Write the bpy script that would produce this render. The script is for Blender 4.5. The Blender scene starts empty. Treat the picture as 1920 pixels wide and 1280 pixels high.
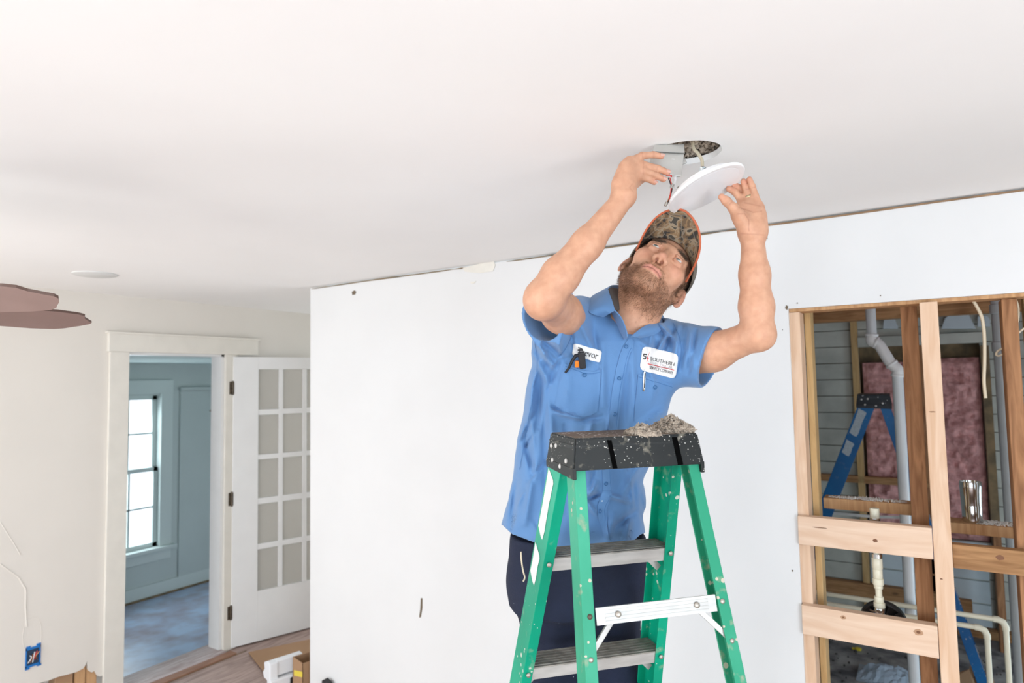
import bpy, bmesh, math, random
import numpy as np
from math import radians, sin, cos, pi
from mathutils import Vector, Matrix, noise
from mathutils.bvhtree import BVHTree

scene = bpy.context.scene
COL = scene.collection

# ------------------------------------------------------------------ camera
def _axes(yaw, p, r):
    f = np.array([-sin(yaw)*cos(p), cos(yaw)*cos(p), sin(p)])
    rt = np.array([cos(yaw), sin(yaw), 0.]); up = np.cross(rt, f)
    return rt*cos(r)+up*sin(r), up*cos(r)-rt*sin(r), f
RT, UP, FW = _axes(radians(32.54), radians(3.507), radians(-1.049))
FPX = 1193.0
CAM = np.array([0, 0, 1.83])
cd = bpy.data.cameras.new('camera'); cam = bpy.data.objects.new('camera', cd); COL.objects.link(cam)
cam.matrix_world = Matrix(((RT[0], UP[0], -FW[0], CAM[0]), (RT[1], UP[1], -FW[1], CAM[1]), (RT[2], UP[2], -FW[2], CAM[2]), (0, 0, 0, 1)))
cd.sensor_width = 36.0; cd.lens = FPX/1920*36.0; cd.clip_start = 0.05; cd.clip_end = 200
cd.dof.use_dof = True; cd.dof.focus_distance = 1.55; cd.dof.aperture_fstop = 4.0
scene.camera = cam

# ------------------------------------------------------------------ world, lights, exposure
w = bpy.data.worlds.new('world'); scene.world = w; w.use_nodes = True
wn = w.node_tree
bg = wn.nodes['Background']; bg.inputs['Color'].default_value = (0.80, 0.90, 1.0, 1); bg.inputs['Strength'].default_value = 7.0
scene.view_settings.view_transform = 'Standard'; scene.view_settings.look = 'None'
scene.view_settings.exposure = -1.47; scene.view_settings.gamma = 1.0; scene.view_settings.use_curve_mapping = False

def area(name, loc, target, sx, sy, power, color):
    l = bpy.data.lights.new(name, 'AREA'); l.shape = 'RECTANGLE'; l.size = sx; l.size_y = sy
    l.energy = power; l.color = color
    o = bpy.data.objects.new(name, l); COL.objects.link(o); o.location = loc
    o.rotation_euler = (Vector(target)-Vector(loc)).to_track_quat('-Z', 'Y').to_euler()
    return o
# daylight entering by the windows of this room (behind the camera), the side room and the gutted room
# warm lamps are fill added by each window, tilted up to brighten the ceiling; cool ones are skylight
WARM, COOL = (1.0, 0.955, 0.90), (0.58, 0.79, 1.0)
area('ceiling_fill_rear_left', (-2.6, -2.9, 0.75), (-2.6, -0.2, 2.5), 2.2, 1.0, 160, WARM)
area('sky_light_rear_left', (-2.6, -2.9, 1.5), (-2.4, 0.5, 0.4), 2.2, 0.9, 40, COOL)
area('ceiling_fill_rear_right', (0.6, -2.9, 0.75), (0.3, -0.2, 2.5), 2.2, 1.0, 62, WARM)
area('sky_light_rear_right', (0.6, -2.9, 1.5), (0.3, 0.5, 0.4), 2.2, 0.9, 28, COOL)
area('ceiling_fill_right', (2.12, -0.6, 0.75), (0.6, -0.4, 2.4), 2.0, 1.0, 120, WARM)
area('sky_light_right', (2.12, -0.6, 1.5), (-1.5, 0.6, 0.5), 2.0, 0.9, 110, COOL)
area('ceiling_fill_left', (-4.08, -1.4, 0.75), (-2.6, -0.9, 2.5), 1.8, 1.0, 100, WARM)
area('sky_light_left', (-4.08, -1.4, 1.5), (-1.5, 0.8, 0.9), 1.8, 0.9, 45, COOL)
area('recess_fill_light', (-3.57, 4.9, 1.3), (-3.7, 2.6, 0.9), 0.8, 1.2, 45, (0.80, 0.91, 1.0))  # added fill for the recess and door; the wall there has no window
area('daylight_side_room_window', (-6.62, 2.96, 1.1), (-5.0, 2.8, 0.4), 0.8, 1.2, 60, (0.80, 0.95, 1.0))
area('daylight_utility_window', (1.65, 3.75, 0.75), (-0.4, 4.2, 0.5), 0.9, 0.9, 26, (0.62, 0.85, 1.0))

# ------------------------------------------------------------------ pixel helpers (1920x1280 frame)
def ray(x, y): return RT*(x-960)/FPX-UP*(y-640)/FPX+FW
def at(x, y, d): return CAM+ray(x, y)*d
def onp(x, y, ax, v):
    r = ray(x, y); return CAM+r*((v-CAM[ax])/r[ax])

# ------------------------------------------------------------------ materials
def mat(name, col, rough=0.6, metal=0.0, spec=None, noise_amt=0.0, scale=8.0, bump=0.0, bscale=40.0, col2=None, stretch=None, detail=4.0, alpha=None):
    m = bpy.data.materials.new(name); m.use_nodes = True; nt = m.node_tree
    b = nt.nodes['Principled BSDF']
    b.inputs['Base Color'].default_value = (*col, 1); b.inputs['Roughness'].default_value = rough; b.inputs['Metallic'].default_value = metal
    if spec is not None: b.inputs['Specular IOR Level'].default_value = spec
    tc = nt.nodes.new('ShaderNodeTexCoord'); mp = nt.nodes.new('ShaderNodeMapping')
    nt.links.new(tc.outputs['Object'], mp.inputs['Vector'])
    if stretch: mp.inputs['Scale'].default_value = stretch
    if noise_amt > 0 or col2:
        n = nt.nodes.new('ShaderNodeTexNoise'); n.inputs['Scale'].default_value = scale; n.inputs['Detail'].default_value = detail
        nt.links.new(mp.outputs['Vector'], n.inputs['Vector'])
        rp = nt.nodes.new('ShaderNodeValToRGB')
        rp.color_ramp.elements[0].position = 0.35; rp.color_ramp.elements[1].position = 0.65
        c2 = col2 if col2 else tuple(c*(1-noise_amt) for c in col)
        rp.color_ramp.elements[0].color = (*c2, 1); rp.color_ramp.elements[1].color = (*col, 1)
        nt.links.new(n.outputs['Fac'], rp.inputs['Fac']); nt.links.new(rp.outputs['Color'], b.inputs['Base Color'])
    if bump > 0:
        n2 = nt.nodes.new('ShaderNodeTexNoise'); n2.inputs['Scale'].default_value = bscale; n2.inputs['Detail'].default_value = 5
        nt.links.new(mp.outputs['Vector'], n2.inputs['Vector'])
        bp = nt.nodes.new('ShaderNodeBump'); bp.inputs['Strength'].default_value = bump; bp.inputs['Distance'].default_value = 0.01
        nt.links.new(n2.outputs['Fac'], bp.inputs['Height']); nt.links.new(bp.outputs['Normal'], b.inputs['Normal'])
    return m

def wood(name, light, dark, rough=0.65, axis='x', scale=6.0, knots=True):
    m = bpy.data.materials.new(name); m.use_nodes = True; nt = m.node_tree; b = nt.nodes['Principled BSDF']
    b.inputs['Roughness'].default_value = rough; b.inputs['Specular IOR Level'].default_value = 0.25
    tc = nt.nodes.new('ShaderNodeTexCoord'); mp = nt.nodes.new('ShaderNodeMapping')
    s = {'x': (0.7, 7, 7), 'y': (7, 0.7, 7), 'z': (7, 7, 0.7)}[axis]
    mp.inputs['Scale'].default_value = s
    nt.links.new(tc.outputs['Object'], mp.inputs['Vector'])
    n = nt.nodes.new('ShaderNodeTexNoise'); n.inputs['Scale'].default_value = scale; n.inputs['Detail'].default_value = 6; n.inputs['Distortion'].default_value = 1.2
    nt.links.new(mp.outputs['Vector'], n.inputs['Vector'])
    rp = nt.nodes.new('ShaderNodeValToRGB'); e = rp.color_ramp.elements
    e[0].position = 0.32; e[0].color = (*dark, 1); e[1].position = 0.62; e[1].color = (*light, 1)
    nt.links.new(n.outputs['Fac'], rp.inputs['Fac'])
    out = rp.outputs['Color']
    if knots:
        v = nt.nodes.new('ShaderNodeTexVoronoi'); v.inputs['Scale'].default_value = 4.2
        mp2 = nt.nodes.new('ShaderNodeMapping'); mp2.inputs['Scale'].default_value = {'x': (0.8, 1.6, 1.6), 'y': (1.6, 0.8, 1.6), 'z': (1.6, 1.6, 0.8)}[axis]
        nt.links.new(tc.outputs['Object'], mp2.inputs['Vector']); nt.links.new(mp2.outputs['Vector'], v.inputs['Vector'])
        r2 = nt.nodes.new('ShaderNodeValToRGB'); r2.color_ramp.elements[0].position = 0.04; r2.color_ramp.elements[1].position = 0.10
        r2.color_ramp.elements[0].color = (0.35, 0.35, 0.35, 1); r2.color_ramp.elements[1].color = (1, 1, 1, 1)
        nt.links.new(v.outputs['Distance'], r2.inputs['Fac'])
        mx = nt.nodes.new('ShaderNodeMixRGB'); mx.blend_type = 'MULTIPLY'; mx.inputs['Fac'].default_value = 0.8
        nt.links.new(out, mx.inputs['Color1']); nt.links.new(r2.outputs['Color'], mx.inputs['Color2']); out = mx.outputs['Color']
    nt.links.new(out, b.inputs['Base Color'])
    return m

M = {}
M['ceiling'] = mat('ceiling_paint', (0.90, 0.885, 0.865), 0.9, noise_amt=0.02, scale=2, bump=0.05, bscale=3)
M['wall'] = mat('wall_paint', (0.76, 0.76, 0.755), 0.8, noise_amt=0.025, scale=3, bump=0.06, bscale=12)
M['wall_left'] = mat('left_wall_paint', (0.78, 0.735, 0.67), 0.85, noise_amt=0.03, scale=2.5, bump=0.08, bscale=10)
M['trim'] = mat('trim_paint', (0.80, 0.765, 0.69), 0.5, noise_amt=0.05, scale=9)
M['door'] = mat('door_paint', (0.80, 0.80, 0.79), 0.45, noise_amt=0.03, scale=7)
M['side_wall'] = mat('side_room_tint', (0.52, 0.585, 0.57), 0.8, noise_amt=0.04, scale=3)  # blue-green light of the side room put into the paint colour
M['side_trim'] = mat('side_room_trim', (0.60, 0.67, 0.65), 0.6)
M['floor'] = wood('mauve_floor_boards', (0.46, 0.34, 0.30), (0.27, 0.19, 0.165), 0.5, 'y', 5, False)
M['side_floor'] = mat('blue_sheen_floor', (0.44, 0.55, 0.74), 0.30, col2=(0.31, 0.27, 0.33), scale=4.5, detail=7)  # blue patches paint the window's reflection into the floor colour
M['concrete'] = mat('dusty_subfloor', (0.42, 0.42, 0.41), 0.9, col2=(0.10, 0.10, 0.11), scale=7, bump=0.4, bscale=30, detail=9)
M['oldwood'] = wood('old_brown_framing', (0.42, 0.21, 0.10), (0.22, 0.10, 0.045), 0.7, 'z')
M['oldwood_x'] = wood('old_brown_framing_level', (0.44, 0.24, 0.11), (0.26, 0.13, 0.055), 0.7, 'x')
M['newwood'] = wood('fresh_pine_upright', (0.80, 0.58, 0.42), (0.68, 0.43, 0.27), 0.65, 'z', 4)
M['newwood_x'] = wood('fresh_pine_level', (0.82, 0.62, 0.47), (0.72, 0.49, 0.34), 0.65, 'x', 4)
M['yellowwood'] = wood('yellow_pine', (0.62, 0.42, 0.20), (0.48, 0.30, 0.13), 0.7, 'z')
M['midwood'] = wood('tan_framing', (0.62, 0.37, 0.19), (0.45, 0.24, 0.11), 0.7, 'z')
M['clap'] = mat('old_white_board', (0.55, 0.56, 0.50), 0.85, noise_amt=0.25, scale=5)
M['clap2'] = mat('bluish_lit_board', (0.60, 0.68, 0.72), 0.85, noise_amt=0.12, scale=4)  # lit copy of the old white boards, bluish daylight put into the colour
M['pink'] = mat('pink_insulation', (0.80, 0.43, 0.41), 0.95, col2=(0.42, 0.19, 0.18), scale=16, bump=0.9, bscale=45, detail=8)
M['pvc'] = mat('white_pvc', (0.72, 0.75, 0.77), 0.35)
M['pvc_grey'] = mat('shaded_pvc', (0.45, 0.47, 0.47), 0.4, noise_amt=0.15, scale=6)  # white pipe with shade put into its grey
M['cpvc'] = mat('cream_cpvc', (0.80, 0.76, 0.60), 0.35)
M['chrome'] = mat('polished_steel', (0.72, 0.76, 0.78), 0.16, 1.0)
M['alu'] = mat('worn_aluminium', (0.60, 0.585, 0.555), 0.42, 0.25, noise_amt=0.18, scale=14, stretch=(1, 1, 4))
M['alu_top'] = mat('grimy_tread', (0.36, 0.33, 0.29), 0.7, 0.3, noise_amt=0.4, scale=30)
M['rivet'] = mat('dull_rivet', (0.42, 0.38, 0.33), 0.45, 0.8)
M['rust'] = mat('rusty_bronze_hinge', (0.13, 0.10, 0.07), 0.5, 0.5, noise_amt=0.5, scale=60)
M['darkgap'] = mat('dark_wood_gap', (0.13, 0.10, 0.06), 0.9, col2=(0.28, 0.19, 0.10), scale=10)
M['browngap'] = mat('brown_wood_edge', (0.36, 0.22, 0.12), 0.8, noise_amt=0.4, scale=10)
M['black'] = mat('black_plastic', (0.012, 0.012, 0.014), 0.45)
M['card'] = mat('cardboard', (0.42, 0.25, 0.14), 0.85, noise_amt=0.08, scale=5)
M['foam'] = mat('white_polystyrene', (0.85, 0.86, 0.88), 0.7, bump=0.1, bscale=90)
M['tape'] = mat('yellow_tape', (0.80, 0.62, 0.04), 0.4)
M['bluebox'] = mat('blue_plastic', (0.01, 0.17, 0.52), 0.4)
M['copper'] = mat('bare_copper', (0.55, 0.26, 0.13), 0.4, 0.9)
M['white'] = mat('white_plastic', (0.85, 0.85, 0.85), 0.4)
M['cable'] = mat('cream_cable_sheath', (0.66, 0.57, 0.42), 0.5)
M['fan'] = mat('mauve_brown_blade', (0.30, 0.195, 0.17), 0.5, noise_amt=0.1, scale=6)
M['fan_edge'] = mat('dark_blade_edge', (0.11, 0.06, 0.045), 0.5)
M['disc'] = mat('grey_blank_disc', (0.70, 0.70, 0.68), 0.6)
M['red'] = mat('red_wire', (0.65, 0.03, 0.02), 0.4)
M['dust'] = mat('grey_beige_fluff', (0.48, 0.40, 0.32), 1.0, col2=(0.24, 0.20, 0.16), scale=90)
M['metalbox'] = mat('satin_zinc', (0.52, 0.51, 0.48), 0.42, 0.55)
M['orange'] = mat('orange_plastic', (0.85, 0.22, 0.02), 0.4)

def glass_mat():
    m = bpy.data.materials.new('door_glass'); m.use_nodes = True; nt = m.node_tree; b = nt.nodes['Principled BSDF']
    b.inputs['Base Color'].default_value = (0.62, 0.60, 0.55, 1); b.inputs['Roughness'].default_value = 0.12
    b.inputs['Alpha'].default_value = 0.45
    return m
M['glass'] = glass_mat()

def splatter(name, base, dark, spots, rough=0.45, spot_scale=60, spot_th=0.16, grime=(0.5, 0.45, 0.38), gamt=0.35, mouldy=3.0, metal=0.0):
    """worn painted surface with grime clouds and small paint drips"""
    m = bpy.data.materials.new(name); m.use_nodes = True; nt = m.node_tree; b = nt.nodes['Principled BSDF']
    b.inputs['Roughness'].default_value = rough; b.inputs['Metallic'].default_value = metal; b.inputs['Specular IOR Level'].default_value = 0.3
    tc = nt.nodes.new('ShaderNodeTexCoord')
    n = nt.nodes.new('ShaderNodeTexNoise'); n.inputs['Scale'].default_value = mouldy; n.inputs['Detail'].default_value = 8
    nt.links.new(tc.outputs['Object'], n.inputs['Vector'])
    r = nt.nodes.new('ShaderNodeValToRGB'); r.color_ramp.elements[0].position = 0.4; r.color_ramp.elements[1].position = 0.62
    r.color_ramp.elements[0].color = (*dark, 1); r.color_ramp.elements[1].color = (*base, 1)
    nt.links.new(n.outputs['Fac'], r.inputs['Fac'])
    n2 = nt.nodes.new('ShaderNodeTexNoise'); n2.inputs['Scale'].default_value = 34; n2.inputs['Detail'].default_value = 8
    nt.links.new(tc.outputs['Object'], n2.inputs['Vector'])
    r2 = nt.nodes.new('ShaderNodeValToRGB'); r2.color_ramp.elements[0].position = 0.60; r2.color_ramp.elements[1].position = 0.74
    r2.color_ramp.elements[0].color = (0, 0, 0, 1); r2.color_ramp.elements[1].color = (gamt, gamt, gamt, 1)
    nt.links.new(n2.outputs['Fac'], r2.inputs['Fac'])
    mx = nt.nodes.new('ShaderNodeMixRGB'); mx.inputs['Color2'].default_value = (*grime, 1)
    nt.links.new(r2.outputs['Color'], mx.inputs['Fac']); nt.links.new(r.outputs['Color'], mx.inputs['Color1'])
    v = nt.nodes.new('ShaderNodeTexVoronoi'); v.inputs['Scale'].default_value = spot_scale
    nt.links.new(tc.outputs['Object'], v.inputs['Vector'])
    n3 = nt.nodes.new('ShaderNodeTexNoise'); n3.inputs['Scale'].default_value = 9
    nt.links.new(tc.outputs['Object'], n3.inputs['Vector'])
    mt = nt.nodes.new('ShaderNodeMath'); mt.operation = 'MULTIPLY_ADD'; mt.inputs[1].default_value = -0.9; mt.inputs[2].default_value = 0.45+0.0
    nt.links.new(n3.outputs['Fac'], mt.inputs[0])
    ad = nt.nodes.new('ShaderNodeMath'); ad.operation = 'ADD'
    nt.links.new(v.outputs['Distance'], ad.inputs[0]); nt.links.new(mt.outputs[0], ad.inputs[1])
    lt = nt.nodes.new('ShaderNodeMath'); lt.operation = 'LESS_THAN'; lt.inputs[1].default_value = spot_th
    nt.links.new(ad.outputs[0], lt.inputs[0])
    m2 = nt.nodes.new('ShaderNodeMixRGB'); m2.inputs['Color2'].default_value = (*spots, 1)
    nt.links.new(lt.outputs[0], m2.inputs['Fac']); nt.links.new(mx.outputs['Color'], m2.inputs['Color1'])
    nt.links.new(m2.outputs['Color'], b.inputs['Base Color'])
    return m
M['green'] = splatter('green_fibreglass', (0.0, 0.36, 0.21), (0.0, 0.27, 0.155), (0.55, 0.60, 0.50), 0.4, 45, 0.06, (0.35, 0.42, 0.28), 0.5)
M['green_worn'] = splatter('worn_green_fibreglass', (0.05, 0.36, 0.22), (0.02, 0.27, 0.15), (0.50, 0.45, 0.35), 0.5, 40, 0.08, (0.40, 0.34, 0.24), 0.7)
M['cap_black'] = splatter('spattered_black_cap', (0.015, 0.016, 0.015), (0.007, 0.008, 0.0075), (0.50, 0.48, 0.44), 0.5, 150, 0.10, (0.30, 0.27, 0.21), 0.75)
M['cap_top'] = splatter('dusty_cap_top', (0.23, 0.17, 0.12), (0.11, 0.085, 0.06), (0.6, 0.57, 0.52), 0.8, 90, 0.17, (0.45, 0.36, 0.27), 0.6)
M['cap_blue'] = splatter('dark_ladder_cap', (0.02, 0.024, 0.03), (0.012, 0.014, 0.018), (0.3, 0.3, 0.3), 0.5, 60, 0.10, (0.1, 0.1, 0.1), 0.3)
M['blue'] = splatter('blue_fibreglass', (0.0, 0.11, 0.30), (0.0, 0.075, 0.22), (0.3, 0.3, 0.3), 0.4, 60, 0.03, (0.10, 0.18, 0.3), 0.3)
M['labelpaper'] = mat('worn_white_label', (0.80, 0.78, 0.74), 0.6, noise_amt=0.1, scale=30)
M['greylabel'] = mat('grey_printed_label', (0.40, 0.46, 0.50), 0.6, noise_amt=0.25, scale=160)

# ------------------------------------------------------------------ mesh building
def tag(o, label=None, cat=None, group=None, kind=None):
    if label: o['label'] = label
    if cat: o['category'] = cat
    if group: o['group'] = group
    if kind: o['kind'] = kind
    return o
def worg(o):
    v = Vector((0, 0, 0))
    while o is not None: v = v+o.location; o = o.parent
    return v
def empty(name, loc, label=None, cat=None, group=None):
    o = bpy.data.objects.new(name, None); COL.objects.link(o); o.location = Vector([float(c) for c in loc]); o.empty_display_size = 0.1
    return tag(o, label, cat, group)

class MB:
    """collects shapes in world coordinates; build() links them as one mesh object"""
    def __init__(s): s.v = []; s.f = []; s.mi = []; s.cur = 0
    def add(s, vs, fs):
        n = len(s.v); s.v.extend([tuple(float(c) for c in p) for p in vs])
        for f in fs: s.f.append([i+n for i in f]); s.mi.append(s.cur)
        return s
    def box(s, a, b):
        x0, y0, z0 = [min(p, q) for p, q in zip(a, b)]; x1, y1, z1 = [max(p, q) for p, q in zip(a, b)]
        return s.add([(x0,y0,z0),(x1,y0,z0),(x1,y1,z0),(x0,y1,z0),(x0,y0,z1),(x1,y0,z1),(x1,y1,z1),(x0,y1,z1)],
                     [(0,3,2,1),(4,5,6,7),(0,1,5,4),(1,2,6,5),(2,3,7,6),(3,0,4,7)])
    def prism(s, poly, ext):
        """poly: 3D points of a planar face; ext: extrusion vector"""
        n = len(poly); p = [Vector(q) for q in poly]; e = Vector(ext)
        return s.add(p+[q+e for q in p], [list(range(n))[::-1], list(range(n, 2*n))]+[(i, (i+1) % n, n+(i+1) % n, n+i) for i in range(n)])
    def bar(s, a, b, w, h, up=(0, 0, 1)):
        """box from a to b, w across, h along 'up'"""
        a = Vector(a); b = Vector(b); t = (b-a).normalized(); u = Vector(up); x = t.cross(u).normalized(); u = x.cross(t)
        c = [x*(i*w/2)+u*(j*h/2) for i, j in ((-1,-1),(1,-1),(1,1),(-1,1))]
        return s.add([a+q for q in c]+[b+q for q in c], [(0,1,2,3),(7,6,5,4),(0,4,5,1),(1,5,6,2),(2,6,7,3),(3,7,4,0)])
    def tube(s, pts, r, n=12, cap=True, rs=None):
        P = [Vector([float(c) for c in p]) for p in pts]; vs = []; fs = []
        t0 = (P[1]-P[0]).normalized(); x = t0.orthogonal().normalized()
        for i, p in enumerate(P):
            t = ((P[min(i+1, len(P)-1)]-P[max(i-1, 0)])).normalized()
            x = (x-t*x.dot(t)).normalized(); y = t.cross(x); rr = rs[i] if rs else r
            vs += [p+(x*cos(2*pi*k/n)+y*sin(2*pi*k/n))*rr for k in range(n)]
        for i in range(len(P)-1):
            for k in range(n): fs.append((i*n+k, i*n+(k+1) % n, (i+1)*n+(k+1) % n, (i+1)*n+k))
        if cap: fs += [list(range(n))[::-1], list(range((len(P)-1)*n, len(P)*n))]
        return s.add(vs, fs)
    def lathe(s, c, axis, prof, n=32):
        """prof: (radius, height along axis)"""
        c = Vector([float(q) for q in c]); a = Vector(axis).normalized(); x = a.orthogonal().normalized(); y = a.cross(x); vs = []; fs = []
        for r, h in prof: vs += [c+a*h+(x*cos(2*pi*k/n)+y*sin(2*pi*k/n))*r for k in range(n)]
        for i in range(len(prof)-1):
            for k in range(n): fs.append((i*n+k, i*n+(k+1) % n, (i+1)*n+(k+1) % n, (i+1)*n+k))
        fs += [list(range(n))[::-1], list(range((len(prof)-1)*n, len(prof)*n))]
        return s.add(vs, fs)
    def build(s, name, m, parent=None, bevel=0, smooth=False, bseg=2):
        mats = m if isinstance(m, (list, tuple)) else [m]
        V = np.array(s.v)
        if parent is not None: org = np.array(worg(parent))
        else: org = np.array([(V[:, 0].min()+V[:, 0].max())/2, (V[:, 1].min()+V[:, 1].max())/2, V[:, 2].min()])
        me = bpy.data.meshes.new(name); me.from_pydata((V-org).tolist(), [], s.f)
        for q in mats: me.materials.append(q)
        if len(mats) > 1: me.polygons.foreach_set('material_index', s.mi)
        bm = bmesh.new(); bm.from_mesh(me); bmesh.ops.recalc_face_normals(bm, faces=bm.faces)
        if bevel > 0:
            es = [e for e in bm.edges if len(e.link_faces) == 2 and e.calc_face_angle(0) > 0.6]
            bmesh.ops.bevel(bm, geom=es, offset=bevel, segments=bseg, affect='EDGES', profile=0.5, clamp_overlap=True)
        bm.to_mesh(me); bm.free()
        if smooth:
            me.polygons.foreach_set('use_smooth', [True]*len(me.polygons))
            try: me.set_sharp_from_angle(angle=0.7)
            except Exception: pass
        me.update()
        o = bpy.data.objects.new(name, me); COL.objects.link(o)
        if parent is not None: o.parent = parent
        else: o.location = Vector(org.tolist())
        return o
def struct(mb, name, m, **k):
    o = mb.build(name, m, **k); o['kind'] = 'structure'; return o
def smooth_path(pts, n=6):
    P = [Vector([float(c) for c in p]) for p in pts]; out = []
    for i in range(len(P)-1):
        p0 = P[max(i-1, 0)]; p1 = P[i]; p2 = P[i+1]; p3 = P[min(i+2, len(P)-1)]
        for k in range(n):
            t = k/n
            out.append(0.5*((2*p1)+(p2-p0)*t+(2*p0-5*p1+4*p2-p3)*t*t+(3*p1-p0-3*p2+p3)*t**3))
    return out+[P[-1]]
# ================================================================== THE ROOM
CZ = 2.40            # ceiling
YB = 2.505           # back wall face
XL = -4.145          # left wall face
XR, YN = 2.2, -3.0   # right wall, wall behind the camera
HX, HY, HR = -0.475, 1.585, 0.088      # round hole in the ceiling

# ceiling with the round hole
def ceiling():
    bm = bmesh.new()
    x0, x1, y0, y1 = XL-0.12, XR, YN, 5.8
    nx, n = 48, 48
    ring = [bm.verts.new((HX+HR*(1+0.03*noise.noise((3*cos(a), 3*sin(a), 0)))*cos(a), HY+HR*sin(a)*(1+0.03*noise.noise((5*cos(a), 5*sin(a), 3))), CZ)) for a in [2*pi*k/nx for k in range(nx)]]
    top = [bm.verts.new((v.co.x, v.co.y, CZ+0.016)) for v in ring]
    outer = [bm.verts.new(c) for c in ((x0, y0, CZ), (x1, y0, CZ), (x1, y1, CZ), (x0, y1, CZ))]
    edges = [bm.edges.new((ring[k], ring[(k+1) % nx])) for k in range(nx)]+[bm.edges.new((outer[k], outer[(k+1) % 4])) for k in range(4)]
    bmesh.ops.triangle_fill(bm, use_beauty=True, use_dissolve=False, edges=edges)
    for k in range(nx): bm.faces.new((ring[k], ring[(k+1) % nx], top[(k+1) % nx], top[k]))
    bmesh.ops.recalc_face_normals(bm, faces=bm.faces)
    me = bpy.data.meshes.new('ceiling'); bm.to_mesh(me); bm.free(); me.materials.append(M['ceiling'])
    o = bpy.data.objects.new('ceiling', me); COL.objects.link(o); o['kind'] = 'structure'
ceiling()
# unseen dark box added above the hole so no light leaks in, and a slab over all
mb = MB()
mb.box((HX-0.25, HY-0.25, CZ+0.14), (HX+0.25, HY+0.25, CZ+0.16))
for a, b in (((HX-0.27, HY-0.27), (HX-0.25, HY+0.27)), ((HX+0.25, HY-0.27), (HX+0.27, HY+0.27)), ((HX-0.27, HY-0.27), (HX+0.27, HY-0.25)), ((HX-0.27, HY+0.25), (HX+0.27, HY+0.27))):
    mb.box((*a, CZ+0.004), (*b, CZ+0.16))
struct(mb, 'trim_9', M['darkgap'])
mb = MB(); mb.box((XL-0.3, YN-0.2, CZ+0.3), (XR+0.2, 6.0, CZ+0.4)); struct(mb, 'trim_10', M['darkgap'])

# floor of this room and of the gutted room
mb = MB(); mb.box((XL, YN, -0.10), (XR, YB, 0)); mb.box((XL, YB, -0.10), (-3.0, 5.0, 0)); struct(mb, 'floor', M['floor'])
mb = MB(); mb.box((-1.3, YB, -0.10), (1.8, 5.8, -0.002)); struct(mb, 'floor_utility', M['concrete'])

# wall behind and to the right of the camera, with window openings
def wall_with_holes(x0, x1, z0, z1, holes, mk):
    mb = MB(); xs = sorted({x0, x1, *[h[0] for h in holes], *[h[1] for h in holes]})
    for a, b in zip(xs[:-1], xs[1:]):
        hs = [h for h in holes if h[0] <= a+1e-6 and h[1] >= b-1e-6]
        zs = z0
        for h in sorted(hs, key=lambda h: h[2]):
            if h[2] > zs: mk(mb, a, b, zs, h[2])
            zs = h[3]
        if zs < z1: mk(mb, a, b, zs, z1)
    return mb
mb = wall_with_holes(XL-0.12, XR+0.12, 0, CZ, [(-3.7, -1.5, 0.5, 2.0), (-0.5, 1.7, 0.5, 2.0)], lambda m_, a, b, c, d: m_.box((a, YN-0.12, c), (b, YN, d)))
struct(mb, 'wall_near', M['wall'])
mb = wall_with_holes(YN, YB+0.1, 0, CZ, [(-1.6, 0.4, 0.5, 2.0)], lambda m_, a, b, c, d: m_.box((XR, a, c), (XR+0.12, b, d)))
struct(mb, 'wall_right', M['wall'])

# back wall drywall with the cut opening
OX0, OZ = -0.394, 2.074
mb = MB(); mb.box((-3.002, YB, 0), (OX0, YB+0.014, CZ-0.006)); mb.box((OX0, YB, OZ), (XR, YB+0.014, CZ-0.006)); mb.box((1.5, YB, 0), (XR, YB+0.014, OZ))
struct(mb, 'wall_back', M['wall'])
mb = MB(); mb.box((-3.002, YB+0.014, 0), (-2.88, 5.0, CZ)); struct(mb, 'wall_return', M['wall_left'])
mb = MB(); mb.box((XL-0.12, 5.0, 0), (-2.88, 5.12, CZ)); struct(mb, 'wall_far_left', M['wall_left'])
# rear skin of the back wall (solid part) and the partition of the gutted room
mb = MB(); mb.box((-1.45, YB+0.10, 0), (-0.45, YB+0.112, CZ)); mb.box((-1.45, YB+0.112, 0), (-1.3, 5.8, CZ)); struct(mb, 'wall_partition', M['clap'])
mb = wall_with_holes(YB+0.014, 5.8, 0, CZ, [(3.2, 4.3, 0.25, 1.25)], lambda m_, a, b, c, d: m_.box((1.8, a, c), (1.9, b, d)))
struct(mb, 'wall_utility_right', M['clap'])

# ragged dark gap between back wall and ceiling
def crack(name, x0, x1, m, tmin, tmax, seed, step=0.02, zc=CZ-0.006, depth=0.0025):
    random.seed(seed); mb = MB(); n = max(3, int((x1-x0)/step)); up = []; dn = []
    for i in range(n+1):
        x = x0+(x1-x0)*i/n; e = min(1, min(i, n-i)/3+0.15)
        t = (tmin+(tmax-tmin)*(0.5+0.5*noise.noise((x*4, seed, 0))))*e
        c = zc+0.003*noise.noise((x*2.2, seed, 4))
        up.append((x, YB-depth, c+t/2)); dn.append((x, YB-depth, c-t/2))
    vs = up+dn+[(p[0], YB+0.002, p[2]) for p in up]+[(p[0], YB+0.002, p[2]) for p in dn]; k = n+1; fs = []
    for i in range(n):
        fs += [(i, i+1, k+i+1, k+i), (i, 2*k+i, 2*k+i+1, i+1), (k+i, k+i+1, 3*k+i+1, 3*k+i)]
    mb.add(vs, fs); return struct(mb, name, m)
crack('trim_1', -2.99, -1.93, M['darkgap'], 0.002, 0.010, 3, zc=CZ-0.009)
crack('trim_2', -1.94, -1.78, M['darkgap'], 0.003, 0.010, 5, zc=CZ-0.010)
crack('trim_3', -1.62, -0.62, M['darkgap'], 0.003, 0.008, 9, zc=CZ-0.008)
crack('trim_4', -0.62, 2.0, M['browngap'], 0.003, 0.009, 11, zc=CZ-0.008)
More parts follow.
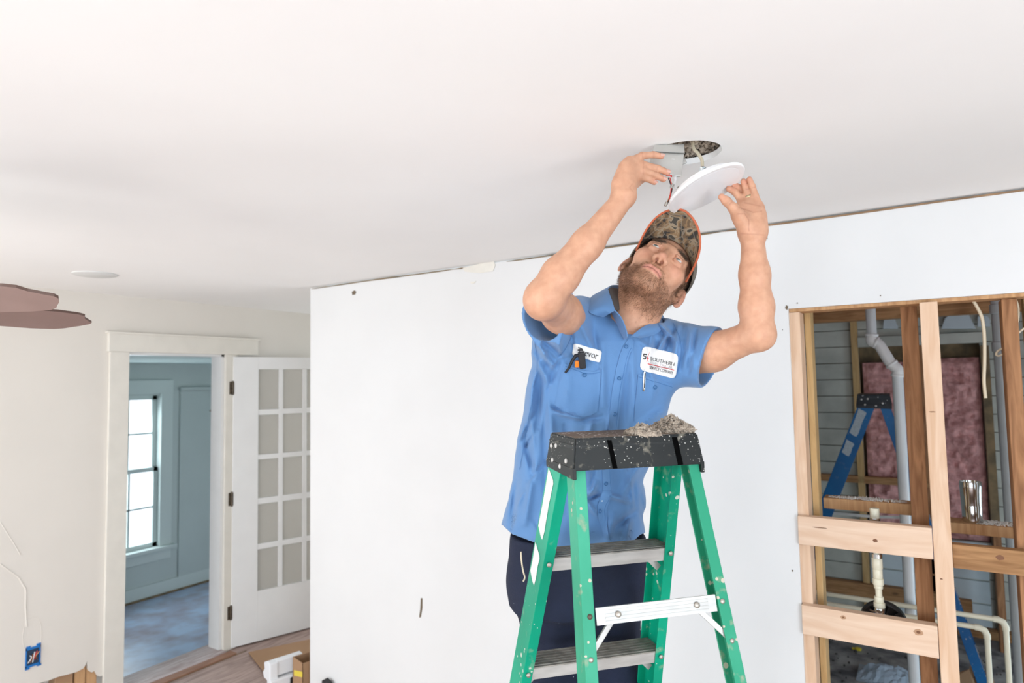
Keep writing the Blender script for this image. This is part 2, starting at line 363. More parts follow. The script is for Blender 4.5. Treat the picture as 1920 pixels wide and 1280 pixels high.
# patched plaster beside the gap, nail hole, gouge, vertical scuffs
def blot(name, px, m, d=0.002, label=None):
    P = [onp(x, y, 1, YB-0.0005) for x, y in px]; mb = MB(); mb.prism(P, (0, -d, 0)); return struct(mb, name, m)
M['chalk'] = mat('chalky_plaster', (0.80, 0.77, 0.70), 0.9, noise_amt=0.06, scale=20)
blot('trim_5', [(868,502),(926,488),(929,497),(925,508),(900,512),(872,509)], M['chalk'], 0.003)
M['holebrown'] = mat('nail_hole_brown', (0.16, 0.12, 0.08), 0.9)
blot('trim_6', [(660,547),(665,544),(668,547),(666,552),(661,553)], M['holebrown'])
blot('trim_7', [(789,1121),(792,1121),(792,1140),(789,1157),(786,1157),(788,1142)], M['holebrown'], 0.001)
blot('trim_8', [(882,529),(893,527),(890,531),(884,532)], M['chalk'], 0.002)
k = 11
for px in ([(1474,572),(1478,574),(1476,581),(1472,578)], [(1494,567),(1496,567),(1496,569),(1494,569)], [(1650,553),(1652,553),(1652,555),(1650,555)], [(1467,617),(1468,617),(1468,619),(1467,619)], [(1485,1068),(1487,1068),(1487,1071),(1485,1071)], [(1435,423),(1437,423),(1437,426),(1435,426)], [(1437,445),(1439,445),(1439,448),(1437,448)], [(1040,442),(1047,441),(1047,444),(1041,445)]):
    blot('trim_%d' % k, px, M['holebrown']); k += 1

# ------------------------------------------------------------------ left wall, door casing
DY0, DY1, DZ = 2.048, 2.700, 2.055
mb = MB()
# torn patch low on the wall: wall built round it
TY0, TY1, TZ = 1.60, 1.93, 0.26
mb.box((XL-0.014, YN, 0), (XL, -2.4, CZ)); mb.box((XL-0.014, -0.4, 0), (XL, TY0, CZ)); mb.box((XL-0.014, -2.4, 0), (XL, -0.4, 0.5)); mb.box((XL-0.014, -2.4, 2.0), (XL, -0.4, CZ)); mb.box((XL-0.014, TY1+0.02, 0), (XL, DY0, CZ))
mb.box((XL-0.014, TY0, TZ), (XL, TY1+0.02, CZ)); mb.box((XL-0.014, DY1, 0), (XL, 5.0, CZ)); mb.box((XL-0.014, DY0, DZ), (XL, DY1, CZ))
mb.box((XL-0.12, YN, 0), (XL-0.106, -2.4, CZ)); mb.box((XL-0.12, -0.4, 0), (XL-0.106, DY0, CZ)); mb.box((XL-0.12, -2.4, 0), (XL-0.014, -0.4, 0.5)); mb.box((XL-0.12, -2.4, 2.0), (XL-0.014, -0.4, CZ)); mb.box((XL-0.12, DY1, 0), (XL-0.106, 5.0, CZ)); mb.box((XL-0.12, DY0, DZ), (XL-0.106, DY1, CZ))
struct(mb, 'wall_left', M['wall_left'])
# jagged lower edge of the torn drywall
mb = MB()
poly = [(XL, y, z) for y, z in ((1.60, 0.26), (1.60, 0.222), (1.633, 0.224), (1.66, 0.219), (1.71, 0.221), (1.75, 0.216), (1.80, 0.212), (1.835, 0.218), (1.846, 0.232), (1.853, 0.252), (1.858, 0.205), (1.868, 0.190), (1.88, 0.178), (1.895, 0.182), (1.91, 0.150), (1.924, 0.138), (1.95, 0.140), (1.95, 0.26))]
mb.prism(poly, (-0.012, 0, 0)); struct(mb, 'trim_20', M['wall_left'])
for y0, y1, m_ in ((1.86, 1.915, M['midwood']), (1.80, 1.855, M['midwood']), (1.70, 1.79, M['card'])):
    mb = MB(); mb.box((XL-0.10, y0, 0), (XL-0.018, y1, 0.3)); o = mb.build('wall_stud', m_, bevel=0.002)
    tag(o, {1.86: 'tan wall stud bared by torn drywall, nearest the door casing', 1.80: 'tan wall stud bared by torn drywall, second from the door casing', 1.70: 'wide brown board bared at the left end of the torn drywall'}[y0], 'lumber')
# casing: two jambs + head, returns
mb = MB()
mb.box((XL, 1.936, 0), (XL+0.022, DY0, 2.05)); struct(mb, 'trim_21', M['trim'], bevel=0.002)
mb = MB(); mb.box((XL, DY1, 0), (XL+0.022, DY1+0.09, 2.05)); struct(mb, 'trim_22', M['trim'], bevel=0.002)
mb = MB(); mb.box((XL, 1.925, 2.05), (XL+0.030, 2.955, 2.165)); mb.box((XL, 1.915, 2.160), (XL+0.040, 2.965, 2.172)); struct(mb, 'trim_23', M['trim'], bevel=0.002)
mb = MB(); mb.box((XL-0.12, DY0-0.001, 0), (XL, DY0+0.005, DZ)); mb.box((XL-0.12, DY1-0.02, 0), (XL, DY1+0.001, DZ)); mb.box((XL-0.12, DY0, DZ-0.02), (XL, DY1, DZ)); struct(mb, 'trim_24', M['door'])
# threshold board and sill
mb = MB(); mb.box((XL-0.16, DY0, -0.03), (XL+0.06, DY1, 0.018)); struct(mb, 'trim_25', wood('worn_threshold', (0.56, 0.50, 0.50), (0.36, 0.27, 0.25), 0.6, 'y', 6, False), bevel=0.003)
mb = MB(); mb.box((XL+0.06, DY0, -0.03), (XL+0.13, DY1+0.03, 0.012)); struct(mb, 'trim_32', wood('threshold_edge', (0.36, 0.20, 0.13), (0.24, 0.12, 0.08), 0.6, 'y', 6, False), bevel=0.003)
mb = MB(); mb.box((XL+0.13, DY0-0.2, 0), (XL+0.137, DY1+0.1, 0.002)); struct(mb, 'trim_33', M['darkgap'])

# ------------------------------------------------------------------ side room beyond the door (floor one step down)
SF = -0.18; SX = onp(232, 1135, 2, SF)[0]; SC = 2.06
mb = MB(); mb.box((SX, -0.5, SF-0.1), (XL-0.12, 6.2, SF)); struct(mb, 'floor_side', M['side_floor'])
mb = MB(); mb.box((XL-0.14, DY0-0.3, SF), (XL-0.12, DY1+0.3, -0.03)); struct(mb, 'trim_26', M['darkgap'])
mb = MB(); mb.box((SX-0.1, -0.5, SC), (XL-0.12, 6.2, SC+0.05)); struct(mb, 'ceiling_side', mat('side_ceiling', (0.66, 0.76, 0.74), 0.9))
def sp(x, y): p = onp(x, y, 0, SX); return p[1], p[2]
wy1 = sp(301, 740)[0]; wz1 = sp(301, 741)[1]; wz0 = sp(303, 1022)[1]; wy0 = wy1-0.79
mb = wall_with_holes(-0.5, 6.2, SF, SC, [(wy0, wy1, wz0, wz1)], lambda m_, a, b, c, d: m_.box((SX-0.12, a, c), (SX, b, d)))
struct(mb, 'wall_side_far', M['side_wall'])
mb = MB(); mb.box((SX-0.1, 6.2, SF), (XL-0.12, 6.3, SC)); struct(mb, 'wall_side_right', M['side_wall'])
mb = MB(); mb.box((SX-0.1, -0.6, SF), (XL-0.12, -0.5, SC)); struct(mb, 'wall_side_left', M['side_wall'])
# its window: casing, sashes, muntins, panes
mb = MB(); cw = 0.115
mb.box((SX, wy0-cw, wz0), (SX+0.022, wy0, wz1+0.02)); mb.box((SX, wy1, wz0), (SX+0.022, wy1+cw, wz1+0.02)); mb.box((SX, wy0-cw, wz1+0.02), (SX+0.026, wy1+cw, wz1+0.15))
mb.box((SX, wy0-cw-0.03, wz0-0.03), (SX+0.075, wy1+cw+0.03, wz0)); mb.box((SX, wy0-cw, wz0-0.13), (SX+0.02, wy1+cw, wz0-0.03))
win = mb.build('window_1', M['side_trim'], bevel=0.002); win['kind'] = 'structure'
zm = sp(303, 878)[1]
def sash(za, zb_, x, rows):
    mb = MB(); t = 0.04
    mb.box((x-0.03, wy0, za), (x, wy0+t, zb_)); mb.box((x-0.03, wy1-t, za), (x, wy1, zb_)); mb.box((x-0.03, wy0, za), (x, wy1, za+t)); mb.box((x-0.03, wy0, zb_-t), (x, wy1, zb_))
    for k in range(1, 3): yy = wy0+(wy1-wy0)*k/3; mb.box((x-0.025, yy-0.009, za), (x-0.005, yy+0.009, zb_))
    for k in range(1, rows): zz = za+(zb_-za)*k/rows; mb.box((x-0.025, wy0, zz-0.009), (x-0.005, wy1, zz+0.009))
    s_ = mb.build('window_sash', M['side_trim'], win, bevel=0.001)
    g = MB(); g.box((x-0.018, wy0+t, za+t), (x-0.014, wy1-t, zb_-t)); gm = bpy.data.materials.get('clear_pane')
    if not gm:
        gm = bpy.data.materials.new('clear_pane'); gm.use_nodes = True; b = gm.node_tree.nodes['Principled BSDF']; b.inputs['Alpha'].default_value = 0.12; b.inputs['Roughness'].default_value = 0.03
    g.build('pane', gm, s_)
sash(wz0, zm+0.02, SX-0.03, 2); sash(zm-0.02, wz1, SX-0.065, 2)
# flush panelled closet door on that wall, with a small hook
cy0 = sp(337, 760)[0]; cz1 = sp(380, 731)[1]
mb = MB(); mb.box((SX, cy0, SF), (SX+0.015, cy0+1.1, cz1)); mb.box((SX, cy0-0.01, cz1), (SX+0.035, cy0+1.15, cz1+0.03)); 
dr = mb.build('door_2', M['side_wall'], bevel=0.002); dr['kind'] = 'structure'
mb = MB(); q = onp(395, 770, 0, SX+0.018); mb.lathe(q, (1, 0, 0), [(0.012, -0.003), (0.012, 0.004), (0.005, 0.006), (0.005, 0.03), (0.010, 0.034), (0.008, 0.04)], 12); mb.build('door_hook', M['rivet'], dr, smooth=True)
mb = MB(); mb.box((SX, -0.5, SF), (SX+0.018, 6.2, SF+0.13)); struct(mb, 'baseboard_side', M['side_trim'])
mb = MB(); mb.box((SX+0.018, -0.5, SF), (SX+0.034, 6.2, SF+0.018)); struct(mb, 'trim_27', M['darkgap'])
# bright light outside that window comes from the world; the green is in the paint
# ------------------------------------------------------------------ open french door
HPX, HPY = XL+0.028, DY1+0.055
da = radians(90-19.0); ddir = np.array([cos(da), sin(da)])      # leaf swings 19 degrees off the wall
LW, LZ0, LZ1, LT = 0.74, 0.012, 2.035, 0.036
door = empty('door_1', (HPX, HPY, 0)); door['kind'] = 'structure'
nrm = np.array([-ddir[1], ddir[0]])   # away from the room
def dp(s, t, z): q = np.array([HPX, HPY])+ddir*s+nrm*t; return (q[0], q[1], z)
def dbox(mb, s0, s1, z0, z1, t0=0.0, t1=LT):
    mb.prism([dp(s0, t0, z0), dp(s1, t0, z0), dp(s1, t0, z1), dp(s0, t0, z1)], (nrm[0]*(t1-t0), nrm[1]*(t1-t0), 0))
def leafpt(x, y):   # pixel -> (s, z) on the leaf face
    r = ray(x, y); n = np.array([nrm[0], nrm[1], 0]); t = ((np.array([HPX, HPY, 0])-CAM)@n)/(r@n); p = CAM+r*t
    return (p[:2]-np.array([HPX, HPY]))@ddir, p[2]
s1a = leafpt(484, 900)[0]; s1b = leafpt(522, 900)[0]; s2a = leafpt(530, 900)[0]; s2b = leafpt(568, 900)[0]; s3a = leafpt(576, 900)[0]
pw = ((s1b-s1a)+(s2b-s2a))/2; gw = s2a-s1b
cols = [(s1a+k*(pw+gw), s1a+k*(pw+gw)+pw) for k in range(3)]; LW = cols[-1][1]+s1a
zr = [(leafpt(503, a)[1], leafpt(503, b)[1]) for a, b in ((692, 767), (777, 851), (860, 932), (943, 1017), (1027, 1104))]
mb = MB(); dbox(mb, 0, s1a, LZ0, LZ1); dbox(mb, cols[-1][1], LW, LZ0, LZ1); dbox(mb, s1a, cols[-1][1], LZ0, zr[-1][1]); dbox(mb, s1a, cols[-1][1], zr[0][0], LZ1)
mb.build('door_leaf', M['door'], door, bevel=0.002)
mb = MB()
for k in range(2): dbox(mb, cols[k][1], cols[k+1][0], zr[-1][1], zr[0][0], 0.004, LT-0.004)
for k in range(4): dbox(mb, s1a, cols[-1][1], zr[k+1][0], zr[k][1], 0.0045, LT-0.0045)
mb.build('muntins', M['door'], door, bevel=0.002)
mb = MB(); dbox(mb, s1a, cols[-1][1], zr[-1][1], zr[0][0], LT/2-0.002, LT/2+0.002); mb.build('glass', M['glass'], door)
for yy in (727, 932, 1141):
    z = onp(446, yy, 0, XL)[2]; mb = MB()
    mb.box((XL+0.022, DY1+0.028, z-0.045), (XL+0.026, DY1+0.052, z+0.045)); dbox(mb, 0.0, 0.006, z-0.045, z+0.045, -0.003, 0.008)
    mb.tube([(HPX, HPY-0.004, z-0.05), (HPX, HPY-0.004, z+0.05)], 0.007, 10); mb.build('hinge', M['rust'], door, bevel=0.0008)

# ------------------------------------------------------------------ ceiling fan (hub just outside the frame)
FZ = 2.035; FHX, FHY = -2.244, 0.430
fan = empty('ceiling_fan', (FHX, FHY, FZ), 'mauve brown ceiling fan hanging at the left edge of the picture', 'ceiling fan')
mb = MB(); mb.lathe((FHX, FHY, FZ), (0, 0, 1), [(0.05, -0.07), (0.085, -0.05), (0.095, 0.0), (0.09, 0.05), (0.04, 0.075), (0.015, 0.08)], 32); mb.build('motor_housing', M['fan'], fan, smooth=True)
mb = MB(); mb.tube([(FHX, FHY, FZ+0.07), (FHX, FHY, CZ-0.03)], 0.012, 12); mb.build('downrod', M['fan_edge'], fan, smooth=True)
mb = MB(); mb.lathe((FHX, FHY, CZ-0.05), (0, 0, 1), [(0.03, 0), (0.07, 0.045), (0.07, 0.05)], 24); mb.build('canopy', M['fan'], fan, smooth=True)
a0 = math.atan2(0.246, 0.543)
prof = [(0.13, -0.04, 0.035), (0.18, -0.06, 0.055), (0.30, -0.072, 0.070), (0.40, -0.074, 0.076), (0.455, -0.066, 0.070), (0.478, -0.056, 0.058), (0.487, -0.036, 0.048), (0.506, -0.018, 0.030), (0.522, -0.004, 0.008)]
prof = [(s_*1.142, p_, q_) for s_, p_, q_ in prof]
for k in range(5):
    a = a0+k*2*pi/5; e = np.array([cos(a), sin(a)]); n = np.array([-sin(a), cos(a)]); pt = radians(-17)
    def bp_(s, t, h): return (FHX+e[0]*s+n[0]*t*cos(pt), FHY+e[1]*s+n[1]*t*cos(pt), FZ+0.01+t*sin(pt)+h)
    lo = [(s, a_) for s, a_, b_ in prof]; hi = [(s, b_) for s, a_, b_ in prof][::-1]; pl = lo+hi
    mb = MB(); mb.add([bp_(s, t, 0) for s, t in pl]+[bp_(s, t, 0.007) for s, t in pl], [list(range(len(pl)))[::-1]]); mb.cur = 1
    L_ = len(pl); mb.add([bp_(s, t, 0) for s, t in pl]+[bp_(s, t, 0.007) for s, t in pl], [list(range(L_, 2*L_))]+[(i, (i+1) % L_, L_+(i+1) % L_, L_+i) for i in range(L_)])
    mb.build('blade', [M['fan'], M['fan_edge']], fan)
    mb = MB(); mb.bar(bp_(0.07, 0, 0.012), bp_(0.20, 0, 0.012), 0.03, 0.006); mb.build('blade_arm', M['fan_edge'], fan, bevel=0.001)
# blank disc on ceiling
mb = MB(); dc = onp(178, 513.5, 2, CZ); mb.lathe((dc[0], dc[1], CZ), (0, 0, -1), [(0.098, 0), (0.098, 0.004), (0.092, 0.007)], 40)
tag(mb.build('ceiling_cover_plate', M['disc'], smooth=True), 'flat pale grey round blank cover on the white ceiling above the fan blades', 'cover plate')

# ------------------------------------------------------------------ outlet box, wires on left wall
oc = onp(62, 1230, 0, XL)
box = empty('outlet_box', (XL, oc[1], oc[2]-0.05), 'bright blue plastic outlet box with bare wires set low in the left wall', 'outlet box')
mb = MB(); y0, y1, z0, z1 = oc[1]-0.036, oc[1]+0.034, oc[2]-0.052, oc[2]+0.052
for a, b in (((y0, z0), (y0+0.006, z1)), ((y1-0.006, z0), (y1, z1)), ((y0, z0), (y1, z0+0.012)), ((y0, z1-0.012), (y1, z1))): mb.box((XL-0.012, a[0], a[1]), (XL+0.006, b[0], b[1]))
for y, z in ((y0+0.004, z0-0.008), (y1-0.012, z0-0.006), (y0+0.006, z1), (y1-0.016, z1+0.001)): mb.box((XL, y-0.004, z-0.001), (XL+0.006, y+0.016, z+0.009))
mb.build('box_shell', M['bluebox'], box, bevel=0.001)
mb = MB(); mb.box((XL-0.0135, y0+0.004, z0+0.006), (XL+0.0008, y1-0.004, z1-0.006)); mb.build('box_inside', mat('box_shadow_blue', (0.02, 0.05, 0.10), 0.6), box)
random.seed(8)
for k in range(5):
    ya = y0+0.012+0.011*k; mb = MB()
    mb.tube(smooth_path([(XL+0.002, ya, z0+0.022+random.random()*0.01), (XL+0.012, ya+0.006*(2-k), oc[2]), (XL+0.016, ya+0.004, z1-0.02-random.random()*0.02)], 4), 0.0024, 6)
    mb.build('wire', [M['white'], M['copper'], M['white'], M['red'], M['copper']][k], box, smooth=True)
# raised plaster ridges where a cable was skimmed over
def ridge(px, name, r=0.004):
    mb = MB(); pts = smooth_path([onp(x, y, 0, XL+0.0005) for x, y in px], 6); mb.tube(pts, r, 8); return struct(mb, name, M['wall_left'], smooth=True)
ridge([(0, 1057), (22, 1073), (35, 1083), (44, 1098), (48, 1105), (48, 1140), (50, 1175)], 'trim_28')
ridge([(0, 978), (14, 1000), (28, 1022), (38, 1040)], 'trim_29', 0.0025)
ridge([(50, 1222), (43, 1205), (44, 1180), (52, 1163), (62, 1157), (72, 1160), (77, 1175), (77, 1200), (74, 1215)], 'trim_30', 0.0012)

# ------------------------------------------------------------------ opened carton on the floor with foam and tape
def fl(x, y, z=0.0): return onp(x, y, 2, z)
# flattened sheet of cardboard
mb = MB(); pts = [fl(466, 1222, 0.012), fl(590, 1196, 0.012), fl(640, 1260, 0.012), fl(566, 1330, 0.012), fl(498, 1262, 0.012)]
mb.prism([tuple(p) for p in pts], (0, 0, -0.006)); tag(mb.build('cardboard_sheet', M['card']), 'brown cardboard flap lying flat in front of the open french door', 'cardboard')
bx = fl(530, 1300); cx, cy = bx[0]+0.10, bx[1]+0.02
carton = empty('carton', (cx, cy, 0), 'open brown carton with yellow tape at the wall corner', 'box')
mb = MB(); H = 0.23
P = lambda x, y: fl(x, y, H)
c1 = P(549, 1231); c2 = P(640, 1202); u = c2-c1; u = u/np.linalg.norm(u); v = np.array([u[1], -u[0], 0]); Lc, Wc = 0.20, 0.13
def cp(s, t, z): q = c1+u*s+v*t; return (q[0], q[1], z)
for s0, s1, t0, t1 in ((0, Lc, 0, 0.005), (0, Lc, Wc-0.005, Wc), (0, 0.005, 0, Wc), (Lc-0.005, Lc, 0, Wc)):
    mb.prism([cp(s0, t0, 0.01), cp(s1, t0, 0.01), cp(s1, t1, 0.01), cp(s0, t1, 0.01)], (0, 0, H-0.01))
mb.prism([cp(0, 0, 0.0), cp(Lc, 0, 0.0), cp(Lc, Wc, 0.0), cp(0, Wc, 0.0)], (0, 0, 0.012))
mb.build('carton_body', M['card'], carton); print('carton', cp(0,0,0), cp(Lc,0,0), cp(Lc,Wc,0), cp(0,Wc,0))
mb = MB(); mb.prism([cp(-0.0005, 0.02, H-0.10), cp(-0.0005, Wc, H-0.075), cp(-0.0005, Wc, H-0.045), cp(-0.0005, 0.02, H-0.068)], (-u[0]*0.001, -u[1]*0.001, 0)); mb.build('tape_strip', M['tape'], carton)
# polystyrene end cap leaning on carton
mb = MB(); f0 = at(513, 1262, 4.1); f0 = fl(500, 1275, 0.10); prof = [(0, 0), (0.10, 0), (0.12, 0.04), (0.09, 0.075), (0.10, 0.12), (0.05, 0.145), (0.0, 0.14)]
ax = u; 
pp = [(f0-v*(a-0.05)*0.9+np.array([0, 0, b*0.75])) for a, b in prof]
mb.prism([tuple(p) for p in pp], tuple(ax*0.05)); pp2 = [(f0+ax*0.045-v*(a-0.05)*0.9*0.8+np.array([0, 0, 0.02+b*0.62])) for a, b in prof]
mb.prism([tuple(p) for p in pp2], tuple(ax*0.16))
mb.prism([(f0[0]-0.0, f0[1], 0.0), tuple(f0*np.array([1,1,0])+ax*0.16), tuple(f0*np.array([1,1,0])+ax*0.16+v*0.06), (f0[0]+v[0]*.06, f0[1]+v[1]*.06, 0.0)], (0, 0, 0.11))
tag(mb.build('foam_packing', M['foam'], bevel=0.006), 'white moulded foam packing beside the open carton', 'packing foam')
mb = MB(); b0 = fl(536, 1296, 0.0); mb.prism([tuple(b0), tuple(b0+ax*0.05), tuple(b0+ax*0.05+v*0.06), tuple(b0+v*0.06)], (0, 0, 0.10)); tag(mb.build('black_case', M['black'], bevel=0.01), 'small black case on the floor under the white foam packing', 'case')
# dark blue object peeping up by the wall corner at the bottom edge
mb = MB(); q = onp(615, 1280, 1, YB-0.03); mb.prism([(q[0]-0.02, YB-0.06, 0), (q[0]+0.025, YB-0.06, 0), (q[0]+0.022, YB-0.06, q[2]+0.005), (q[0]-0.018, YB-0.06, q[2]+0.022)], (0, 0.045, 0))
tag(mb.build('dark_bag', M['black'], bevel=0.004), 'black corner of a bag standing against the white wall at the bottom edge', 'bag')
# ================================================================== STEP LADDERS
M['notch'] = mat('notch_shade', (0.003, 0.003, 0.003), 0.95, spec=0.0)  # near-black that stands in for shade inside the cap notches
def ladder(loc, th, m_rail, m_rear, m_cap, m_top, label, labels='white', nsteps=5, rusty=True):
    zt, L2, W2 = 1.709, 0.1405, 0.0826
    yf0, sf, a0_, a1_ = -0.0329, 0.3883, 0.1408, 0.0791
    yr0, sr, b0_, b1_ = -0.0617, 0.2618, 0.1389, 0.0594
    dwf, dwr, fl_, th_ = 0.0902, 0.0502, 0.025, 0.004
    c, s = cos(th), sin(th)
    def W(x, y, z): return Vector((loc[0]+c*x-s*y, loc[1]+s*x+c*y, z))
    root = empty('step_ladder', (loc[0], loc[1], 0), label, 'ladder')
    # cap: tapered box with rim skirt
    mb = MB(); k = 0.009; top = [(-L2, -W2), (L2, -W2), (L2, W2), (-L2, W2)]; bot = [(-L2-k, -W2-k), (L2+k, -W2-k), (L2+k, W2+k), (-L2-k, W2+k)]
    zb_, zs = zt-0.0656, zt
    ends = 0.035
    outer = [W(x, y, zt) for x, y in top]+[W(x, y, zb_) for x, y in bot]
    inner = [W(x*0.96, y*0.93, zt-0.012) for x, y in bot]+[W(x*0.965, y*0.93, zb_) for x, y in bot]
    mb.add(outer+inner, [(0, 1, 5, 4), (1, 2, 6, 5), (2, 3, 7, 6), (3, 0, 4, 7), (4, 5, 13, 12), (5, 6, 14, 13), (6, 7, 15, 14), (7, 4, 12, 15), (8, 9, 13, 12)[::-1], (9, 10, 14, 13)[::-1], (10, 11, 15, 14)[::-1], (11, 8, 12, 15)[::-1], (8, 9, 10, 11)])
    mb.cur = 1; mb.add([W(x, y, zt) for x, y in top], [(0, 1, 2, 3)]); mb.cur = 0
    cap_ = mb.build('top_cap', [m_cap, m_top], root)
    bm = bmesh.new(); bm.from_mesh(cap_.data); bmesh.ops.remove_doubles(bm, verts=bm.verts, dist=0.0002); es = [e for e in bm.edges if len(e.link_faces) == 2 and e.calc_face_angle(0) > 0.5]
    bmesh.ops.bevel(bm, geom=es, offset=0.004, segments=2, affect='EDGES', clamp_overlap=True); bm.to_mesh(cap_.data); bm.free()
    # black strips painting the shade of notches in the long face, and skirts at the ends
    for sx, ww, dk in ((-0.062, 0.010, 0.9), (0.088, 0.012, 1.0)):
        mb = MB(); mb.prism([W(sx-ww/2-0.004, -W2-0.0015, zt-0.006), W(sx+ww/2-0.004, -W2-0.0015, zt-0.006), W(sx+ww/2+0.004, -W2-0.0105, zt-0.064), W(sx-ww/2+0.004, -W2-0.0105, zt-0.064)], W(0, 0.003, 0)-W(0, 0, 0)); mb.build('notch_shade_strip', M['notch'], cap_)
    for sx in (-1, 1):
        x0 = sx*(L2+0.0095); mb = MB()
        for ys in ((-W2-0.008, W2+0.008),):
            mb.prism([W(x0, ys[0], zb_+0.006), W(x0, ys[1], zb_+0.006), W(x0, ys[1], zb_-0.012), W(x0, ys[0], zb_-0.018)], W(-sx*0.008, 0, 0)-W(0, 0, 0))
        mb.build('cap_skirt', m_cap, cap_, bevel=0.0015)
    def rivet(p, n, r=0.0055, m=None):
        mb = MB(); mb.lathe(p, n, [(r, -0.001), (r, 0.0008), (r*0.7, 0.0022), (r*0.3, 0.0027)], 12); mb.build('rivet', m or M['rivet'], root, smooth=True)
    # cap end rivets
    for sx in (-1, 1):
        for yy, zz in ((-0.045, -0.05), (0.03, -0.025), (0.045, -0.058), (0.062, -0.028), (-0.01, -0.065)):
            zz2 = zt+zz; f = -zz/0.0656
            p = W(sx*(L2+k*min(1, f)+(0.0012 if zz > -0.055 else 0.001)), yy, zz2); nn = W(sx, 0, 0.1)-W(0, 0, 0); rivet(p, nn, 0.0055, M['alu'])
    # rails: C channels with the web outside
    def rail(front, sx, name):
        mb = MB(); t0, t1 = 0.035, zt-0.02
        wf = (lambda t: a0_+a1_*t) if front else (lambda t: b0_+b1_*t)
        yy = (lambda t: yf0+sf*t) if front else (lambda t: yr0-sr*t)
        dw = dwf if front else dwr
        if front: prof = [(0, 0), (fl_, 0), (fl_, th_), (th_, th_), (th_, dw-th_), (fl_, dw-th_), (fl_, dw), (0, dw)]
        else: prof = [(0, 0), (fl_, 0), (fl_, th_), (th_, th_), (th_, dw-th_), (fl_*0.8, dw-th_), (fl_*0.8, dw), (0, dw)]
        P0 = [W(sx*(wf(t0)-x), yy(t0)+y, zt-t0) for x, y in prof]; P1 = [W(sx*(wf(t1)-x), yy(t1)+y, zt-t1) for x, y in prof]; n = len(prof)
        mb.add(P0+P1, [list(range(n))[::-1], list(range(n, 2*n))]+[(i, (i+1) % n, n+(i+1) % n, n+i) for i in range(n)])
        r_ = mb.build(name, m_rail if front else m_rear, root, bevel=0.0012)
        mb = MB(); mb.prism([W(sx*(wf(t1)-x)*1.0, yy(t1)+y, 0.03) for x, y in ((-0.004, -0.006), (fl_+0.004, -0.006), (fl_+0.004, dw+0.006), (-0.004, dw+0.006))], (0, 0, -0.03)); mb.build('rubber_foot', M['black'], r_, bevel=0.004)
        return wf, yy
    for sx in (-1, 1): wf, yf = rail(True, sx, 'front_rail')
    for sx in (-1, 1): wr, yr = rail(False, sx, 'rear_rail')
    # steps
    for z in (1.4259, 1.1384, 0.851, 0.5636, 0.276)[:nsteps]:
        t = zt-z; w_ = wf(t)-th_; y0 = yf(t)+th_+0.0008; y1 = y0+dwf-0.012
        st = MB(); h = 0.034
        st.prism([W(-w_, y0, z), W(w_, y0, z), W(w_, y0+sf*h, z-h), W(-w_, y0+sf*h, z-h)], W(0, 0.003, 0)-W(0, 0, 0))
        st.prism([W(-w_, y1+0.004, z), W(w_, y1+0.004, z), W(w_, y1+0.004+0.01, z-h), W(-w_, y1+0.004+0.01, z-h)], W(0, -0.003, 0)-W(0, 0, 0)); st.cur = 1
        st.prism([W(-w_, y0, z-0.003), W(w_, y0, z-0.003), W(w_, y1+0.004, z-0.003), W(-w_, y1+0.004, z-0.003)], (0, 0, 0.003))
        for q in range(6):
            yy = y0+0.008+q*0.014; st.prism([W(-w_+0.002, yy, z), W(w_-0.002, yy, z), W(w_-0.002, yy+0.005, z), W(-w_+0.002, yy+0.005, z)], (0, 0, 0.0018))
        st.build('step', [M['alu'], M['alu_top']], root)
        for sx in (-1, 1): rivet(W(sx*(wf(t)-fl_*0.45), yf(t)-0.0002, z-0.014), W(0, -1, 0)-W(0, 0, 0), 0.0055)
        for sx in (-1, 1):   # diagonal braces under the steps
            if z > 1.2 and sx < 0: continue
            mb = MB(); mb.bar(W(sx*(w_-0.055), yf(t)+0.05, z-0.02), W(sx*(w_-0.012), yf(t)+0.055, z-0.062), 0.016, 0.003, up=(W(0, 1, 0)-W(0, 0, 0))); mb.build('step_brace', M['alu'], root, bevel=0.0008)
    # rear horizontals with diagonals
    for z in (1.3878, 0.99, 0.60, 0.25):
        t = zt-z; w_ = wr(t)-0.003; y0 = yr(t)+0.002; h = 0.0305
        mb = MB(); mb.prism([W(-w_+fl_, y0-0.001, z), W(w_-fl_, y0-0.001, z), W(w_-fl_, y0-0.001-0.007, z-h), W(-w_+fl_, y0-0.001-0.007, z-h)], W(0, 0.003, 0)-W(0, 0, 0))
        for q in range(4):
            zz = z-0.005-q*0.0062; yy = y0-0.0012-0.007*(z-zz)/h; mb.prism([W(-w_*0.72, yy, zz), W(w_*0.72, yy, zz), W(w_*0.72, yy-0.001, zz-0.003), W(-w_*0.72, yy-0.001, zz-0.003)], W(0, -0.0008, 0)-W(0, 0, 0))
        br = mb.build('rear_brace', M['alu'], root)
        for sx in (-1, 1):
            rivet(W(sx*(w_-fl_*0.45), yr(t+0.014)-0.0003, z-0.013), W(0, -1, 0.2)-W(0, 0, 0), 0.0052, M['rust'] if rusty and sx < 0 else M['rivet'])
            rivet(W(sx*(w_*0.55), y0-0.0075, z-0.014), W(0, -1, 0.2)-W(0, 0, 0), 0.006)
            mb = MB(); mb.bar(W(sx*w_*0.60, y0+0.004, z-h+0.004), W(sx*(wr(t+0.085)-0.008), yr(t+0.085)+0.008, z-0.088), 0.011, 0.006, up=(W(0, 1, 0)-W(0, 0, 0))); mb.build('diagonal_brace', M['alu'], root, bevel=0.001)
            rivet(W(sx*(wr(t+0.085)-fl_*0.5), yr(t+0.085)-0.0003, z-0.085), W(0, -1, 0.2)-W(0, 0, 0), 0.0048)
